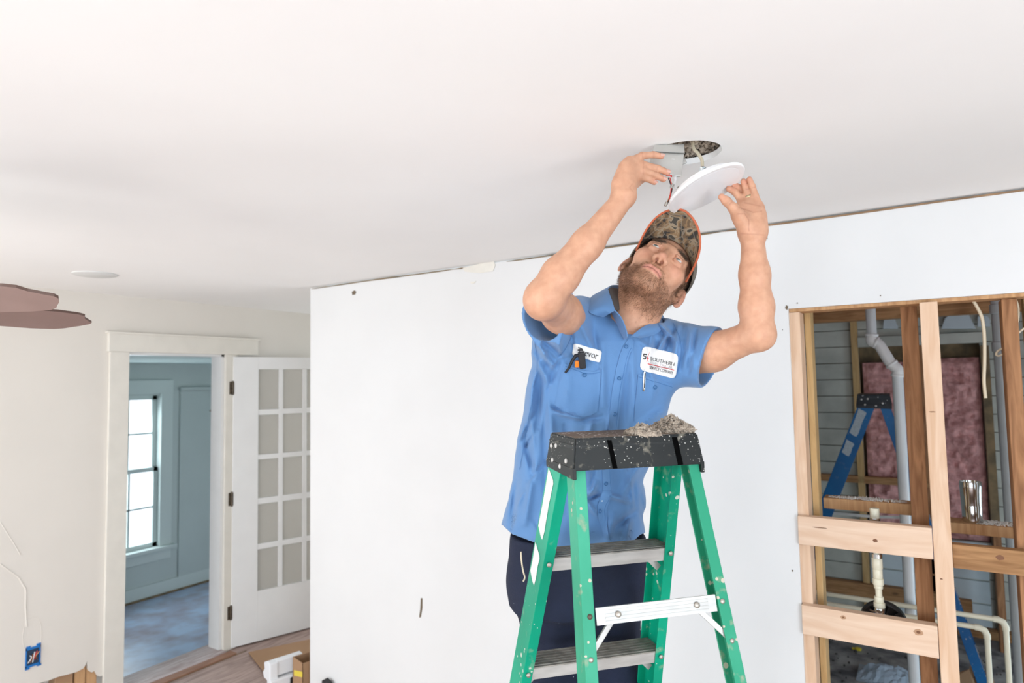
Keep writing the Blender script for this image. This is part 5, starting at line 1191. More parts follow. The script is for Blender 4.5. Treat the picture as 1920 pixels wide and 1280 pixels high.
def fleck(m, sc, th, col):
    nt = m.node_tree; b = nt.nodes['Principled BSDF']; src = b.inputs['Base Color'].links[0].from_socket
    tc = nt.nodes.new('ShaderNodeTexCoord'); v = nt.nodes.new('ShaderNodeTexVoronoi'); v.inputs['Scale'].default_value = sc; nt.links.new(tc.outputs['Object'], v.inputs['Vector'])
    lt = nt.nodes.new('ShaderNodeMath'); lt.operation = 'LESS_THAN'; lt.inputs[1].default_value = th; nt.links.new(v.outputs['Distance'], lt.inputs[0])
    mx = nt.nodes.new('ShaderNodeMixRGB'); mx.inputs['Color2'].default_value = (*col, 1); nt.links.new(lt.outputs[0], mx.inputs['Fac']); nt.links.new(src, mx.inputs['Color1']); nt.links.new(mx.outputs['Color'], b.inputs['Base Color'])
fleck(M['navy'], 30, 0.05, (0.4, 0.42, 0.45))
trousers = np_mesh('trousers', TV, TF, M['navy'], man)
for s, an in ((-1, AR), (1, AL)):
    d_ = np.array(LW_(0, -1, 0)-LW_(0, 0, 0)); sx = np.array(LW_(1, 0, 0)-LW_(0, 0, 0)); Z = np.array([0, 0, 1.0]); f0 = an.copy(); f0[2] = 0.5636
    Bt = SDF(); Bt.cap(f0+Z*0.105, f0+Z*0.05, 0.046, 0.042, 0.02); Bt.ell(f0+d_*0.05+Z*0.037, np.array([sx, d_, Z]), (0.047, 0.135, 0.042), 0.03); Bt.ell(f0-d_*0.03+Z*0.035, np.array([sx, d_, Z]), (0.038, 0.05, 0.045), 0.02)
    Bt.fn(lambda P, z0=0.5656: P[:, 2]-z0, 0.003, -1)
    bv, bf = surface_net(Bt.maker(), f0-0.22, f0+0.24, 0.006); np_mesh('boot', bv, bf, mat('brown_boot_leather', (0.09, 0.05, 0.03), 0.6), man)
mb = MB(); mb.tube(smooth_path([B(977, 1034, 1.73), B(978, 1052, 1.725), B(981, 1070, 1.725), B(984, 1082, 1.725), B(981, 1090, 1.722)], 5), 0.0022, 6); mb.build('drawcord', M['cable'], trousers, smooth=True)
# ------------------------------------------------------------------ shirt
sh_rows = [(596, 1178, 60, 1.745, 0.060), (612, 1172, 86, 1.745, 0.080), (640, 1152, 118, 1.75, 0.100), (680, 1135, 137, 1.755, 0.116), (720, 1127, 137, 1.76, 0.122), (780, 1114, 133, 1.77, 0.124), (860, 1089, 126, 1.79, 0.126), (900, 1080, 120, 1.80, 0.130), (940, 1078, 124, 1.81, 0.136), (985, 1075, 135, 1.82, 0.145), (1040, 1077, 138, 1.83, 0.150)]
sh_f, _ = station(sh_rows, None, 2.25)
ins_f, _ = station([(y_, c_, w_-3.2, d_, t_-0.005) for y_, c_, w_, d_, t_ in sh_rows], None, 2.25)
creases = [  # x0,y0,x1,y1,amp(mm),width(px)
    (1003,640,1040,690,5,7),(1012,632,1060,672,-4,7),(1000,662,1030,720,4,7),(1040,600,1052,668,4,6),(1066,590,1075,660,-4,7),(1000,700,992,790,4,8),(1016,705,1008,800,-4,8),(1030,760,1040,860,4,9),(1020,800,1025,930,-5,10),
    (1045,850,1052,960,4,9),(1000,880,985,980,4,9),(970,900,958,990,-3,8),(1085,600,1120,670,4,8),(1110,600,1122,690,-3,8),(1075,640,1128,690,3,7),(1130,640,1132,760,3,8),
    (1228,612,1262,650,-3,6),(1236,606,1268,640,5,5),(1222,622,1216,680,4,6),(1232,640,1224,690,-3,6),(1262,620,1240,665,-3,5),(1252,622,1232,660,5,5),(1290,612,1300,690,4,6),(1305,620,1290,700,-4,6),(1110,790,1085,900,5,8),(1060,800,1075,880,-5,8),(1150,840,1210,825,4,7),(1272,612,1262,700,5,6),(1290,620,1275,690,-4,6),(1200,640,1228,660,4,7),(1185,650,1190,760,3,8),(1175,700,1170,800,-3,8),
    (1040,772,1090,785,5,6),(1036,762,1060,775,-4,5),(1085,790,1130,782,-4,7),(1195,800,1245,770,4,8),(1230,810,1200,860,-4,8),(1165,830,1180,900,3,9),(1205,860,1165,930,4,9),(1125,925,1100,935,-9,6),(1118,905,1105,930,7,7),(1100,940,1118,965,6,7),
    (1180,940,1130,925,5,7),(1190,960,1150,990,-4,8),(1150,965,1140,1010,4,8),(1180,970,1175,1010,4,8),(1060,900,1090,1000,3,9),(1090,870,1110,900,3,8),(985,820,1000,900,-4,9)]
rngc = np.random.default_rng(11)
for k in range(44):
    x0_ = rngc.uniform(965, 1235); y0_ = rngc.uniform(640, 990); a_ = rngc.normal(pi/2+0.1, 0.35); L_ = rngc.uniform(25, 70)
    creases.append((x0_, y0_, x0_+cos(a_)*L_, y0_+sin(a_)*L_, rngc.choice([-1, 1])*rngc.uniform(1.2, 2.6), rngc.uniform(3.5, 7)))
cr = np.array(creases, float)
def fold(P):
    X, Y, D = px_of(P); out = np.zeros(len(P))
    for x0, y0, x1, y1, am, wd in cr:
        dx, dy = x1-x0, y1-y0; L = dx*dx+dy*dy; t = np.clip(((X-x0)*dx+(Y-y0)*dy)/L, 0, 1); d2 = (X-x0-t*dx)**2+(Y-y0-t*dy)**2; wd = wd*0.78
        out += am*0.0028*np.exp(-d2/(wd*wd))*(1-0.6*np.abs(2*t-1)**2)
    yy = Y/46+0.8*np.sin(X/70)
    out += 0.0030*np.sin(X/17+1.7*np.sin(Y/75)+0.9)*np.clip((Y-640)/200, 0.25, 1)
    out += 0.0012*np.sin(X/7.5+2.1*np.sin(Y/31)+Y/60)
    return out
hem_x = [930, 942, 960, 1000, 1045, 1100, 1118, 1130, 1137, 1154, 1180, 1200, 1215]; hem_y = [980, 984, 1001, 1016, 1029, 1033, 1034, 1031, 1026, 1034, 1020, 1003, 996]
def hem(P):
    X, Y, D = px_of(P); return (Y-np.interp(X, hem_x, hem_y))*0.0014
ORc, OLc = B(1017, 592, 1.585), B(1333, 669, 1.665)
def norm(v): return v/np.linalg.norm(v)
nR = norm(norm(ORc-B(1080, 612, 1.735))*0.8+np.array([0, 0, -0.25])); nL = norm(norm(OLc-B(1268, 655, 1.745))*0.9+RT*0.35-UP*0.18)
SH = SDF()
SH.fn(lambda P: np.maximum(sh_f(P), (P-B(1172, 604, 1.745))@UP), 0.02)
SH.cap(B(1165, 620, 1.76), B(1092, 608, 1.75), 0.060, 0.066, 0.03)
SH.cap(B(1190, 630, 1.765), B(1262, 652, 1.755), 0.058, 0.060, 0.03)
SH.cap(B(1092, 608, 1.75), ORc+nR*0.02, 0.074, 0.061, 0.03)
SH.cap(B(1095, 640, 1.75), B(1040, 640, 1.66), 0.070, 0.040, 0.04)
SH.cap(B(1040, 700, 1.74), B(1026, 652, 1.70), 0.052, 0.040, 0.03)
SH.cap(B(1262, 652, 1.755), OLc+nL*0.02, 0.071, 0.0835, 0.03)
SH.cap(B(1230, 690, 1.74), B(1290, 680, 1.70), 0.055, 0.050, 0.04)
sleeve_in = SDF(); sleeve_in.cap(SR*0.35+ORc*0.65, ORc+nR*0.06, 0.050, 0.0575, 0.01); sleeve_in.cap(SL*0.45+OLc*0.55, OLc+nL*0.06, 0.058, 0.0760, 0.01)
def sleeve_fold(P):
    dR = (P-ORc)@nR; dL = (P-OLc)@nL; X, Y, D = px_of(P)
    return 0.004*np.sin((X+Y*0.6)/8)*np.exp(-((X-1285)/22)**2)*np.exp(-((Y-660)/50)**2)+0.0035*np.sin((Y-X*0.5)/9)*np.exp(-((X-1040)/25)**2)*np.exp(-((Y-600)/40)**2)
def neck_hole(P):
    a = B(1205, 560, 1.735); b_ = B(1181, 617, 1.625); ba = b_-a; t = np.clip((P-a)@ba/(ba@ba), 0, 1); return np.linalg.norm(P-a-t[:, None]*ba, axis=1)-(0.066+(0.010-0.066)*t)
def neck_hole2(P):
    a = B(1198, 600, 1.735); b_ = B(1205, 540, 1.72); ba = b_-a; t = np.clip((P-a)@ba/(ba@ba), 0, 1); return np.linalg.norm(P-a-t[:, None]*ba, axis=1)-0.068
def shirt_fn(f):
    def g(P):
        d = f(P)-fold(P)-sleeve_fold(P)
        X, Y, D = px_of(P)
        # sleeve openings: cut plane near each opening, hollow inside
        dR = (P-ORc)@nR; dL = (P-OLc)@nL
        nearR = np.linalg.norm(P-ORc, axis=1)-0.14; nearL = np.linalg.norm(P-OLc, axis=1)-0.14
        d = np.maximum(d, np.minimum(dR, -nearR)); d = np.maximum(d, np.minimum(dL, -nearL))
        si = sleeve_in.run(sleeve_in.p, P); d = np.maximum(d, -si)
        d = np.maximum(d, -neck_hole(P)); d = np.maximum(d, -neck_hole2(P))
        he = hem(P); d = np.maximum(d, he)
        inner = np.maximum(ins_f(P)-fold(P)*0.9, -(he+0.055)); d = np.maximum(d, -inner)
        return d
    return g
def mkS(c, half):
    f = SH.maker()(c, half+0.012) if c is not None else SH.maker()(None, None); return shirt_fn(f)
pts_ = np.array([B(940, 985, 1.7), B(1360, 600, 1.6), B(1000, 1040, 1.9), B(1200, 1045, 1.95), B(960, 540, 1.55), B(1200, 560, 1.9), B(1210, 990, 1.98), B(945, 990, 1.95), B(1365, 720, 1.8)])
SV, SF_ = surface_net(mkS, pts_.min(0)-0.06, pts_.max(0)+0.06, 0.0030)
print('shirt verts', len(SV))
def shirtmat():
    m = mat('blue_work_shirt', (0.105, 0.240, 0.475), 0.8, noise_amt=0.10, scale=5, bump=0.12, bscale=600)
    b = m.node_tree.nodes['Principled BSDF']; b.inputs['Sheen Weight'].default_value = 0.25; b.inputs['Sheen Roughness'].default_value = 0.5
    fleck(m, 14, 0.022, (0.75, 0.75, 0.72)); return m
M['shirt'] = shirtmat()
M['shirt_dark'] = mat('blue_shirt_thread', (0.06, 0.17, 0.38), 0.7)
shirt = np_mesh('shirt', SV, SF_, M['shirt'], man)
tree = BVHTree.FromPolygons([Vector(p) for p in SV.tolist()], SF_.tolist())
CV = Vector(CAM.tolist())
def mesh_tree(o):
    w_ = worg(o); return BVHTree.FromPolygons([v.co+w_ for v in o.data.vertices], [list(p.vertices) for p in o.data.polygons])
def hit_on(tr, x, y, off):
    d = Vector(ray(x, y).tolist()).normalized(); loc, n, i, t = tr.ray_cast(CV, d)
    if loc is None: return hit(x, y, 0.0016+off)
    return loc-d*off
def hit(x, y, off=0.002):
    xx = x
    for k in range(14):
        d = Vector(ray(xx, y).tolist()).normalized(); loc, n, i, t = tree.ray_cast(CV, d)
        if loc is not None and t < 2.2: break
        xx += 1.5 if xx < 1120 else -1.5
    if loc is None: return Vector(at(x, y, 1.68).tolist())
    if n.dot(d) > 0: n = -n
    n = (n*0.5-d*0.8).normalized()
    return loc+n*off
def drape_poly(name, poly, m, off, thick, grid=5.0, parent=None, rim=True):
    """cut a flat pattern (px outline) into a fine grid and lay it on the shirt"""
    bm = bmesh.new(); vs = [bm.verts.new((x, y, 0)) for x, y in poly]; bm.faces.new(vs)
    xs = [p[0] for p in poly]; ys = [p[1] for p in poly]
    for q in np.arange(min(xs)+grid*0.5, max(xs), grid): bmesh.ops.bisect_plane(bm, geom=bm.verts[:]+bm.edges[:]+bm.faces[:], plane_co=(q, 0, 0), plane_no=(1, 0, 0))
    for q in np.arange(min(ys)+grid*0.5, max(ys), grid): bmesh.ops.bisect_plane(bm, geom=bm.verts[:]+bm.edges[:]+bm.faces[:], plane_co=(0, q, 0), plane_no=(0, 1, 0))
    bound = {v.index for v in bm.verts}
    bm.verts.index_update(); n = len(bm.verts); top = [hit(v.co.x, v.co.y, off+thick) for v in bm.verts]; bot = [hit(v.co.x, v.co.y, off-0.0015) for v in bm.verts]
    fs = [[v.index for v in f.verts] for f in bm.faces]; side = []
    for e in bm.edges:
        if len(e.link_faces) == 1:
            a, b_ = e.verts[0].index, e.verts[1].index; side.append([a, b_, n+b_, n+a])
    bm.free(); mb = MB(); mb.add(top+bot, fs+side); return mb.build(name, m, parent or shirt, smooth=True)
# pockets
pk1 = [(1058,681),(1070,686),(1085,692),(1100,695),(1112,696),(1122,694),(1127,691),(1126,715),(1123,745),(1120,771),(1108,778),(1092,781),(1076,779),(1056,770),(1041,759),(1046,735),(1051,708)]
pk2 = [(1196,701),(1215,706),(1235,712),(1261,720),(1257,748),(1251,772),(1246,788),(1232,799),(1217,805),(1203,799),(1189,788),(1190,765),(1193,735)]
p1 = drape_poly('pocket', pk1, M['shirt'], 0.0008, 0.0018); p2 = drape_poly('pocket', pk2, M['shirt'], 0.0008, 0.0018)
# placket: raised strip along the front
pl = [(1179,634),(1170,648),(1163,662),(1156,690),(1147,737),(1141,800),(1138,840),(1129,872),(1131,920),(1120,948),(1121,972),(1133,1006),(1146,1022)]
plr = [(x_+(17 if 640 < y_ < 1000 else 9), y_+4) for x_, y_ in pl]
for i in range(1): drape_poly('placket', pl+plr[::-1], M['shirt'], 0.0008, 0.0022, 6)
# stitching lines
def stitch(pts, name='stitching', r=0.0007, m=None):
    P_ = [Vector((x, y, 0)) for x, y in pts]; sp_ = smooth_path([(a, b_, 0) for a, b_ in pts], 6); mb = MB(); mb.tube([hit(p.x, p.y, 0.0030) for p in sp_], r, 5); mb.build(name, m or M['shirt_dark'], shirt, smooth=True)
stitch([(x_+14, y_+4) for x_, y_ in pl[1:-2]]); 
stitch([(1060,686),(1075,692),(1095,699),(1113,700),(1126,697)]); stitch([(1197,706),(1230,716),(1260,725)])
stitch([(1067,537),(1076,560),(1078,590),(1074,620),(1062,650),(1048,668)]); stitch([(1262,606),(1273,630),(1278,660),(1272,690),(1266,708)])
stitch([(1003,640),(1008,680),(1003,720),(996,760),(985,820),(975,880)])
# rolled sleeve hems
def hemring(c, n, r, name):
    pass
# buttons
def button(x, y, rp=4.0):
    c = hit(x, y, 0.0042); nrm_ = (CV-c).normalized(); mb = MB(); r = 0.0052
    mb.lathe(c, nrm_, [(r, 0), (r, 0.001), (r*0.85, 0.0018), (r*0.68, 0.0006), (r*0.3, 0.0005), (0.0004, 0.0012)], 20); bt = mb.build('button', M['button'], shirt, smooth=True)
    mb = MB(); u = nrm_.orthogonal().normalized(); mb.bar(c-u*0.0015+nrm_*0.0014, c+u*0.0015+nrm_*0.0014, 0.0012, 0.0008, up=nrm_); mb.build('button_thread', M['shirt_dark'], bt) if False else None
M['button'] = mat('blue_button', (0.035, 0.13, 0.30), 0.35)
for x_, y_ in ((1155, 593), (1174, 650), (1161, 709), (1152, 776), (1136, 906), (1124, 958), (1096, 703), (1228, 725)): button(x_, y_)
# collar
def strip_mesh(name, inner, outer, m, thick=0.003, n=6, parent=None):
    a = smooth_path([B(*p) for p in inner], n); b_ = smooth_path([B(*p) for p in outer], n); k = len(a); rows = 5; vs = []
    for j in range(rows):
        t = j/(rows-1)
        for i in range(k): vs.append(a[i].lerp(b_[i], t)+Vector((-FW*0.008*sin(pi*t)).tolist()))
    fs = [(j*k+i, j*k+i+1, (j+1)*k+i+1, (j+1)*k+i) for j in range(rows-1) for i in range(k-1)]
    V_ = np.array([tuple(v) for v in vs]); N_ = np.zeros_like(V_)
    for f in fs:
        nn = np.cross(V_[f[2]]-V_[f[0]], V_[f[3]]-V_[f[1]])
        for q_ in f: N_[q_] += nn
    N_ /= np.maximum(np.linalg.norm(N_, axis=1), 1e-9)[:, None]; V2 = V_-N_*thick; nn = len(V_)
    bd = [i for i in range(k)]+[(j+1)*k-1 for j in range(1, rows)]+[(rows-1)*k+i for i in range(k-2, -1, -1)]+[j*k for j in range(rows-2, 0, -1)]
    F_ = fs+[tuple(q_+nn for q_ in f[::-1]) for f in fs]+[(bd[i], bd[(i+1) % len(bd)], nn+bd[(i+1) % len(bd)], nn+bd[i]) for i in range(len(bd))]
    mb = MB(); mb.add(list(V_)+list(V2), F_); return mb.build(name, m, parent or shirt, smooth=True)
def hd(x, y, lift):   # depth of shirt surface at a pixel, less lift
    p = np.array(hit(x, y, 0)); return float((p-CAM)@FW)-lift
strip_mesh('collar', [(1153,581,1.632),(1147,561,1.662),(1141,543,1.70),(1150,534,1.76),(1185,540,1.81),(1222,565,1.80),(1232,588,1.75),(1227,602,1.69),(1205,613,1.645),(1183,630,1.618)],
    [(1131,595,min(1.66, hd(1131,595,.004))),(1105,585,min(1.68, hd(1105,587,.004))),(1103,566,1.71),(1122,550,1.80),(1185,560,1.86),(1240,590,1.82),(1247,606,1.76),(1240,618,min(1.70, hd(1240,620,.004))),(1226,628,min(1.66, hd(1226,628,.004))),(1200,634,min(1.64, hd(1200,636,.004)))], M['shirt'])
# open front edge folded at the left of the neck
strip_mesh('collar_facing', [(1153,580,1.634),(1165,594,1.622),(1173,612,1.615),(1178,630,1.612)], [(1148,586,hd(1148,590,.003)),(1155,600,hd(1155,602,.003)),(1163,618,hd(1163,618,.003)),(1172,636,hd(1172,636,.003))], M['shirt'])
# undershirt / dark neckband seen at the nape
strip_mesh('neckband', [(1139,543,1.705),(1148,540,1.74),(1166,545,1.76)], [(1147,568,1.668),(1152,582,1.66),(1166,578,1.70)], mat('grey_brown_neckband', (0.09, 0.08, 0.075), 0.8))

# name patch, company patch ------------------------------------------
M['patch'] = mat('white_patch', (0.82, 0.82, 0.80), 0.7); M['ink'] = mat('black_print', (0.02, 0.02, 0.022), 0.6); M['redink'] = mat('red_print', (0.60, 0.03, 0.04), 0.6); M['greyink'] = mat('grey_print', (0.50, 0.50, 0.50), 0.6)
def rrect(p00, p10, p11, p01, r=0.12, n=4):
    """rounded quad in px: corners top-left, top-right, bottom-right, bottom-left"""
    c = [np.array(p, float) for p in (p00, p10, p11, p01)]; out = []
    for i in range(4):
        p = c[i]; a = c[i-1]; b_ = c[(i+1) % 4]; ua = (a-p); ub = (b_-p); L = min(np.linalg.norm(ua), np.linalg.norm(ub))*r*1.8; ua = ua/np.linalg.norm(ua)*L; ub = ub/np.linalg.norm(ub)*L
        for k in range(n+1): t = k/n; out.append(tuple((1-t)**2*(p+ua)+2*t*(1-t)*p+t*t*(p+ub)))
    return out
NP = [(1076,643),(1129,658),(1125,680),(1072,665)]
nm = drape_poly('name_patch', rrect(*NP), M['patch'], 0.0016, 0.0012, 3)
CPt = [(1205,648),(1272,664),(1266,710),(1199,693)]
cp_ = drape_poly('company_patch', rrect(*CPt), M['patch'], 0.0016, 0.0012, 3)
def quadmap(c): 
    c = [np.array(p, float) for p in c]
    return lambda u, v: (1-v)*((1-u)*c[0]+u*c[1])+v*((1-u)*c[3]+u*c[2])
def lettering(tr, txt, qm, u0, u1, v0, v1, m, name='lettering', off=0.0022, shear=0.0):
    cu = bpy.data.curves.new('t', 'FONT'); cu.body = txt; cu.resolution_u = 3; ob = bpy.data.objects.new('t', cu); COL.objects.link(ob)
    dg = bpy.context.evaluated_depsgraph_get(); me = bpy.data.meshes.new_from_object(ob.evaluated_get(dg)); vs = np.array([v.co[:] for v in me.vertices]); fs = [list(p.vertices) for p in me.polygons]
    bpy.data.objects.remove(ob); bpy.data.curves.remove(cu); bpy.data.meshes.remove(me)
    x0, x1, y0, y1 = vs[:, 0].min(), vs[:, 0].max(), vs[:, 1].min(), vs[:, 1].max(); P_ = []
    for v in vs:
        a = (v[0]-x0)/(x1-x0); b_ = (v[1]-y0)/(y1-y0); p = qm(u0+(u1-u0)*a+shear*(b_-0.5), v1+(v0-v1)*b_); P_.append(hit_on(tr, p[0], p[1], 0.0016))
    mb = MB(); mb.add(P_, fs); n_ = len(mb.v); return mb.build(name, m, shirt)
t_n, t_c = mesh_tree(nm), mesh_tree(cp_); q1 = quadmap(NP); q2 = quadmap(CPt)
lettering(t_n, 'Trevor', q1, 0.17, 0.90, 0.22, 0.78, M['ink'])
lettering(t_c, 'SOUTHERN', q2, 0.255, 0.925, 0.36, 0.51, M['ink'])
lettering(t_c, 'ELECTRICAL', q2, 0.28, 0.90, 0.535, 0.625, M['greyink'])
lettering(t_c, 'SERVICE COMPANY', q2, 0.27, 0.92, 0.73, 0.86, M['ink'])
def inkpoly(uv, qm, m, name='emblem'):
    pts = [tuple(qm(u, v)) for u, v in uv]; mb = MB(); mb.add([hit_on(t_c, x, y, 0.0014) for x, y in pts], [list(range(len(pts)))]); mb.build(name, m, shirt)
inkpoly([(0.20, 0.655), (0.57, 0.655), (0.94, 0.65), (0.94, 0.68), (0.57, 0.69), (0.20, 0.69)], q2, M['redink'], 'print_line')
inkpoly([(0.228, 0.10), (0.150, 0.50), (0.188, 0.47), (0.112, 0.88), (0.222, 0.40), (0.184, 0.43)], q2, M['redink'])
for uv in ([(0.05, 0.30), (0.15, 0.29), (0.145, 0.34), (0.075, 0.345), (0.075, 0.37), (0.05, 0.37)], [(0.05, 0.37), (0.14, 0.40), (0.14, 0.44), (0.05, 0.415)], [(0.06, 0.49), (0.13, 0.48), (0.125, 0.53), (0.06, 0.54)], [(0.118, 0.43), (0.142, 0.43), (0.135, 0.50), (0.11, 0.50)]): inkpoly(uv, q2, M['ink'])
for uv in ([(0.21, 0.335), (0.275, 0.335), (0.275, 0.35), (0.21, 0.35)], [(0.205, 0.58), (0.26, 0.58), (0.26, 0.60), (0.205, 0.60)]): inkpoly(uv, q2, M['greyink'])

# things carried in the pockets ---------------------------------------
tool = empty('pocket_tool', hit(1085, 680, 0.004), 'black and orange clipped tool poking out of the name-patch pocket', 'tool')
def hp(x, y, o): return hit(x, y, o)
mb = MB(); mb.bar(hp(1091, 657, 0.014), hp(1093, 690, 0.010), 0.017, 0.014, up=tuple(-FW)); mb.bar(hp(1084, 653, 0.014), hp(1092, 655, 0.015), 0.005, 0.006, up=tuple(-FW)); mb.build('tool_head', M['black'], tool, bevel=0.0025)
mb = MB(); mb.tube([hp(1090, 662, 0.020), hp(1080, 666, 0.021), hp(1072, 676, 0.019), hp(1067, 690, 0.012), hp(1061, 699, 0.007)], 0.0035, 8, rs=[0.0045, 0.005, 0.0045, 0.0035, 0.003]); mb.build('clip', M['black'], tool, smooth=True)
mb = MB(); mb.bar(hp(1083, 676, 0.016), hp(1083, 688, 0.009), 0.014, 0.009, up=tuple(-FW)); mb.build('tool_grip', M['orange'], tool, bevel=0.002)
pen = empty('pen', hit(1207, 710, 0.004), 'silver and black pen clipped on the pocket under the company patch', 'pen')
pa, pb = hp(1209, 690, 0.006), hp(1206, 733, 0.0055)
mb = MB(); mb.tube([pa, pa.lerp(pb, 0.15), pa.lerp(pb, 0.17), pa.lerp(pb, 0.9), pb], 0.003, 12, rs=[0.0014, 0.0016, 0.0036, 0.0038, 0.002]); mb.build('barrel', M['chrome'], pen, smooth=True)
mb = MB(); mb.bar(pa.lerp(pb, 0.2)+Vector((-FW*0.005).tolist()), pa.lerp(pb, 0.85)+Vector((-FW*0.0045).tolist()), 0.0028, 0.001, up=tuple(-FW)); mb.build('pen_clip', M['black'], pen)

# ------------------------------------------------------------------ cap
def camo():
    m = bpy.data.materials.new('camouflage_cloth'); m.use_nodes = True; nt = m.node_tree; b = nt.nodes['Principled BSDF']; b.inputs['Roughness'].default_value = 0.85
    tc = nt.nodes.new('ShaderNodeTexCoord'); n = nt.nodes.new('ShaderNodeTexNoise'); n.inputs['Scale'].default_value = 26; n.inputs['Detail'].default_value = 3; n.inputs['Distortion'].default_value = 1.2
    nt.links.new(tc.outputs['Object'], n.inputs['Vector']); r = nt.nodes.new('ShaderNodeValToRGB'); r.color_ramp.interpolation = 'CONSTANT'; e = r.color_ramp.elements
    e[0].position = 0; e[0].color = (0.035, 0.033, 0.030, 1); e[1].position = 0.44; e[1].color = (0.14, 0.095, 0.055, 1)
    for p, c in ((0.52, (0.24, 0.155, 0.08, 1)), (0.58, (0.30, 0.24, 0.16, 1)), (0.64, (0.06, 0.055, 0.045, 1))): k = e.new(p); k.color = c
    nt.links.new(n.outputs['Fac'], r.inputs['Fac'])
    v = nt.nodes.new('ShaderNodeTexVoronoi'); v.feature = 'DISTANCE_TO_EDGE'; v.inputs['Scale'].default_value = 30; nt.links.new(tc.outputs['Object'], v.inputs['Vector'])
    lt = nt.nodes.new('ShaderNodeMath'); lt.operation = 'LESS_THAN'; lt.inputs[1].default_value = 0.035; nt.links.new(v.outputs['Distance'], lt.inputs[0])
    mm = nt.nodes.new('ShaderNodeMath'); mm.operation = 'MULTIPLY'; mm.inputs[1].default_value = 0.55; nt.links.new(lt.outputs[0], mm.inputs[0])
    mx = nt.nodes.new('ShaderNodeMixRGB'); mx.inputs['Color2'].default_value = (0.27, 0.24, 0.19, 1); nt.links.new(mm.outputs[0], mx.inputs['Fac']); nt.links.new(r.outputs['Color'], mx.inputs['Color1']); nt.links.new(mx.outputs['Color'], b.inputs['Base Color'])
    return m
M['camo'] = camo(); M['capside'] = mat('grey_brown_striped_cloth', (0.20, 0.175, 0.14), 0.9, col2=(0.09, 0.08, 0.065), scale=60, stretch=(1, 1, 0.15))
M['piping'] = mat('orange_piping', (0.50, 0.12, 0.05), 0.6)
hat = empty('cap', h(0, 0, 0.03)); hat.parent = man; hat.location = Vector((h(0, 0, 0.03)-np.array(worg(man))).tolist())
nu, nv = 56, 14; vs = []
def crown(u, v, gr=1.0):
    a = 2*pi*u; zc = 0.030; fy = sin(a); z0 = 0.043 if fy > 0 else 0.043+0.030*fy      # lower edge drops toward the nape
    z0 = 0.020+0.026*max(fy, 0)**1.0-0.022*max(-fy, 0)
    el = v*pi/2; Rx, Ry, Rz = 0.089*gr, 0.108*gr, 0.092*gr
    zt_ = z0+(zc+Rz-z0)*sin(el); k = max(0.0, 1-((zt_-zc)/Rz)**2)**0.5 if zt_ > zc else 1.0
    return (cos(a)*Rx*k, -0.014+sin(a)*Ry*k, zt_)
for gr in (1.0, 0.965):
    for j in range(nv+1):
        for i in range(nu): vs.append(h(*crown(i/nu, j/nv, gr)))
fs = []
for g_ in (0, 1):
    o_ = g_*(nv+1)*nu
    for j in range(nv):
        for i in range(nu): f = (o_+j*nu+i, o_+j*nu+(i+1) % nu, o_+(j+1)*nu+(i+1) % nu, o_+(j+1)*nu+i); fs.append(f if not g_ else f[::-1])
o_ = (nv+1)*nu
for i in range(nu): fs.append((i, (i+1) % nu, o_+(i+1) % nu, o_+i))
mb = MB(); mb.add(vs, fs); mb.build('crown', M['capside'], hat, smooth=True)
# brim
nb_, nr = 40, 10; vt = []; rim = []
def brim(t, r):   # t -1..1 across, r 0..1 outwards
    a = t*radians(60); x_ = sin(a)*0.085; y_ = -0.014+cos(a)*0.104
    L = 0.090*max(0.0, cos(t*pi/2))**0.32
    dx = x_*0.10*r; return (x_*(1+0.30*r*(1-abs(t)**2))-0.016*r*(1-abs(t)), y_+L*r, 0.0445-0.016*(abs(t)**2)*1.0-0.020*abs(t)**1.5*r+0.010*r*(1-abs(t))-0.012*(x_/0.075)**2*r)
for lay in (0, 0.0035):
    for j in range(nr+1):
        for i in range(nb_+1): p = brim(i/nb_*2-1, j/nr); vt.append(h(p[0], p[1], p[2]+lay))
K = (nb_+1); O = K*(nr+1); fs = []
for j in range(nr):
    for i in range(nb_): f = (j*K+i, j*K+i+1, (j+1)*K+i+1, (j+1)*K+i); fs += [f[::-1], tuple(q_+O for q_ in f)]
for i in range(nb_): fs.append((nr*K+i, nr*K+i+1, O+nr*K+i+1, O+nr*K+i)); fs.append((i, i+1, O+i+1, O+i))
mb = MB(); mb.add(vt, fs); br_ = mb.build('brim', M['camo'], hat, smooth=True)
mb = MB(); mb.tube([h(*[c_+dd for c_, dd in zip(brim(i/nb_*2-1, 1.0), (0, 0.0005, 0.0017))]) for i in range(nb_+1)], 0.0026*HS, 8); mb.build('piping', M['piping'], br_, smooth=True)

# ================================================================== LED DISC LIGHT, DRIVER BOX, WIRES, HOLE
dcen = B(1324, 355, 1.553); mj = norm(RT*146+UP*60); mnr = norm(RT*60-UP*146); nd = norm(mnr*sin(radians(74.5))-FW*cos(radians(74.5)))
led = empty('disc_light', dcen, 'thin round white disc light held in his raised hand under the ceiling hole', 'light fixture')
Rd = 0.0985
mb = MB(); mb.lathe(dcen, nd, [(Rd*0.80, -0.010), (Rd*0.83, -0.006), (Rd, -0.004), (Rd, 0.000), (Rd*0.985, 0.0022), (Rd*0.90, 0.0030), (Rd*0.86, 0.0018)], 64); mb.build('trim_ring', M['white'], led, smooth=True)
mb = MB(); mb.lathe(dcen, nd, [(Rd*0.86, 0.0005), (Rd*0.86, 0.0022), (Rd*0.5, 0.0030), (0.001, 0.0032)], 64); mb.build('diffuser', mat('milky_diffuser', (0.84, 0.85, 0.86), 0.35), led, smooth=True)
mb = MB(); mb.lathe(dcen-nd*0.010, -nd, [(Rd*0.78, 0), (Rd*0.76, 0.010), (Rd*0.70, 0.012)], 48); mb.build('housing', M['white'], led, smooth=True)
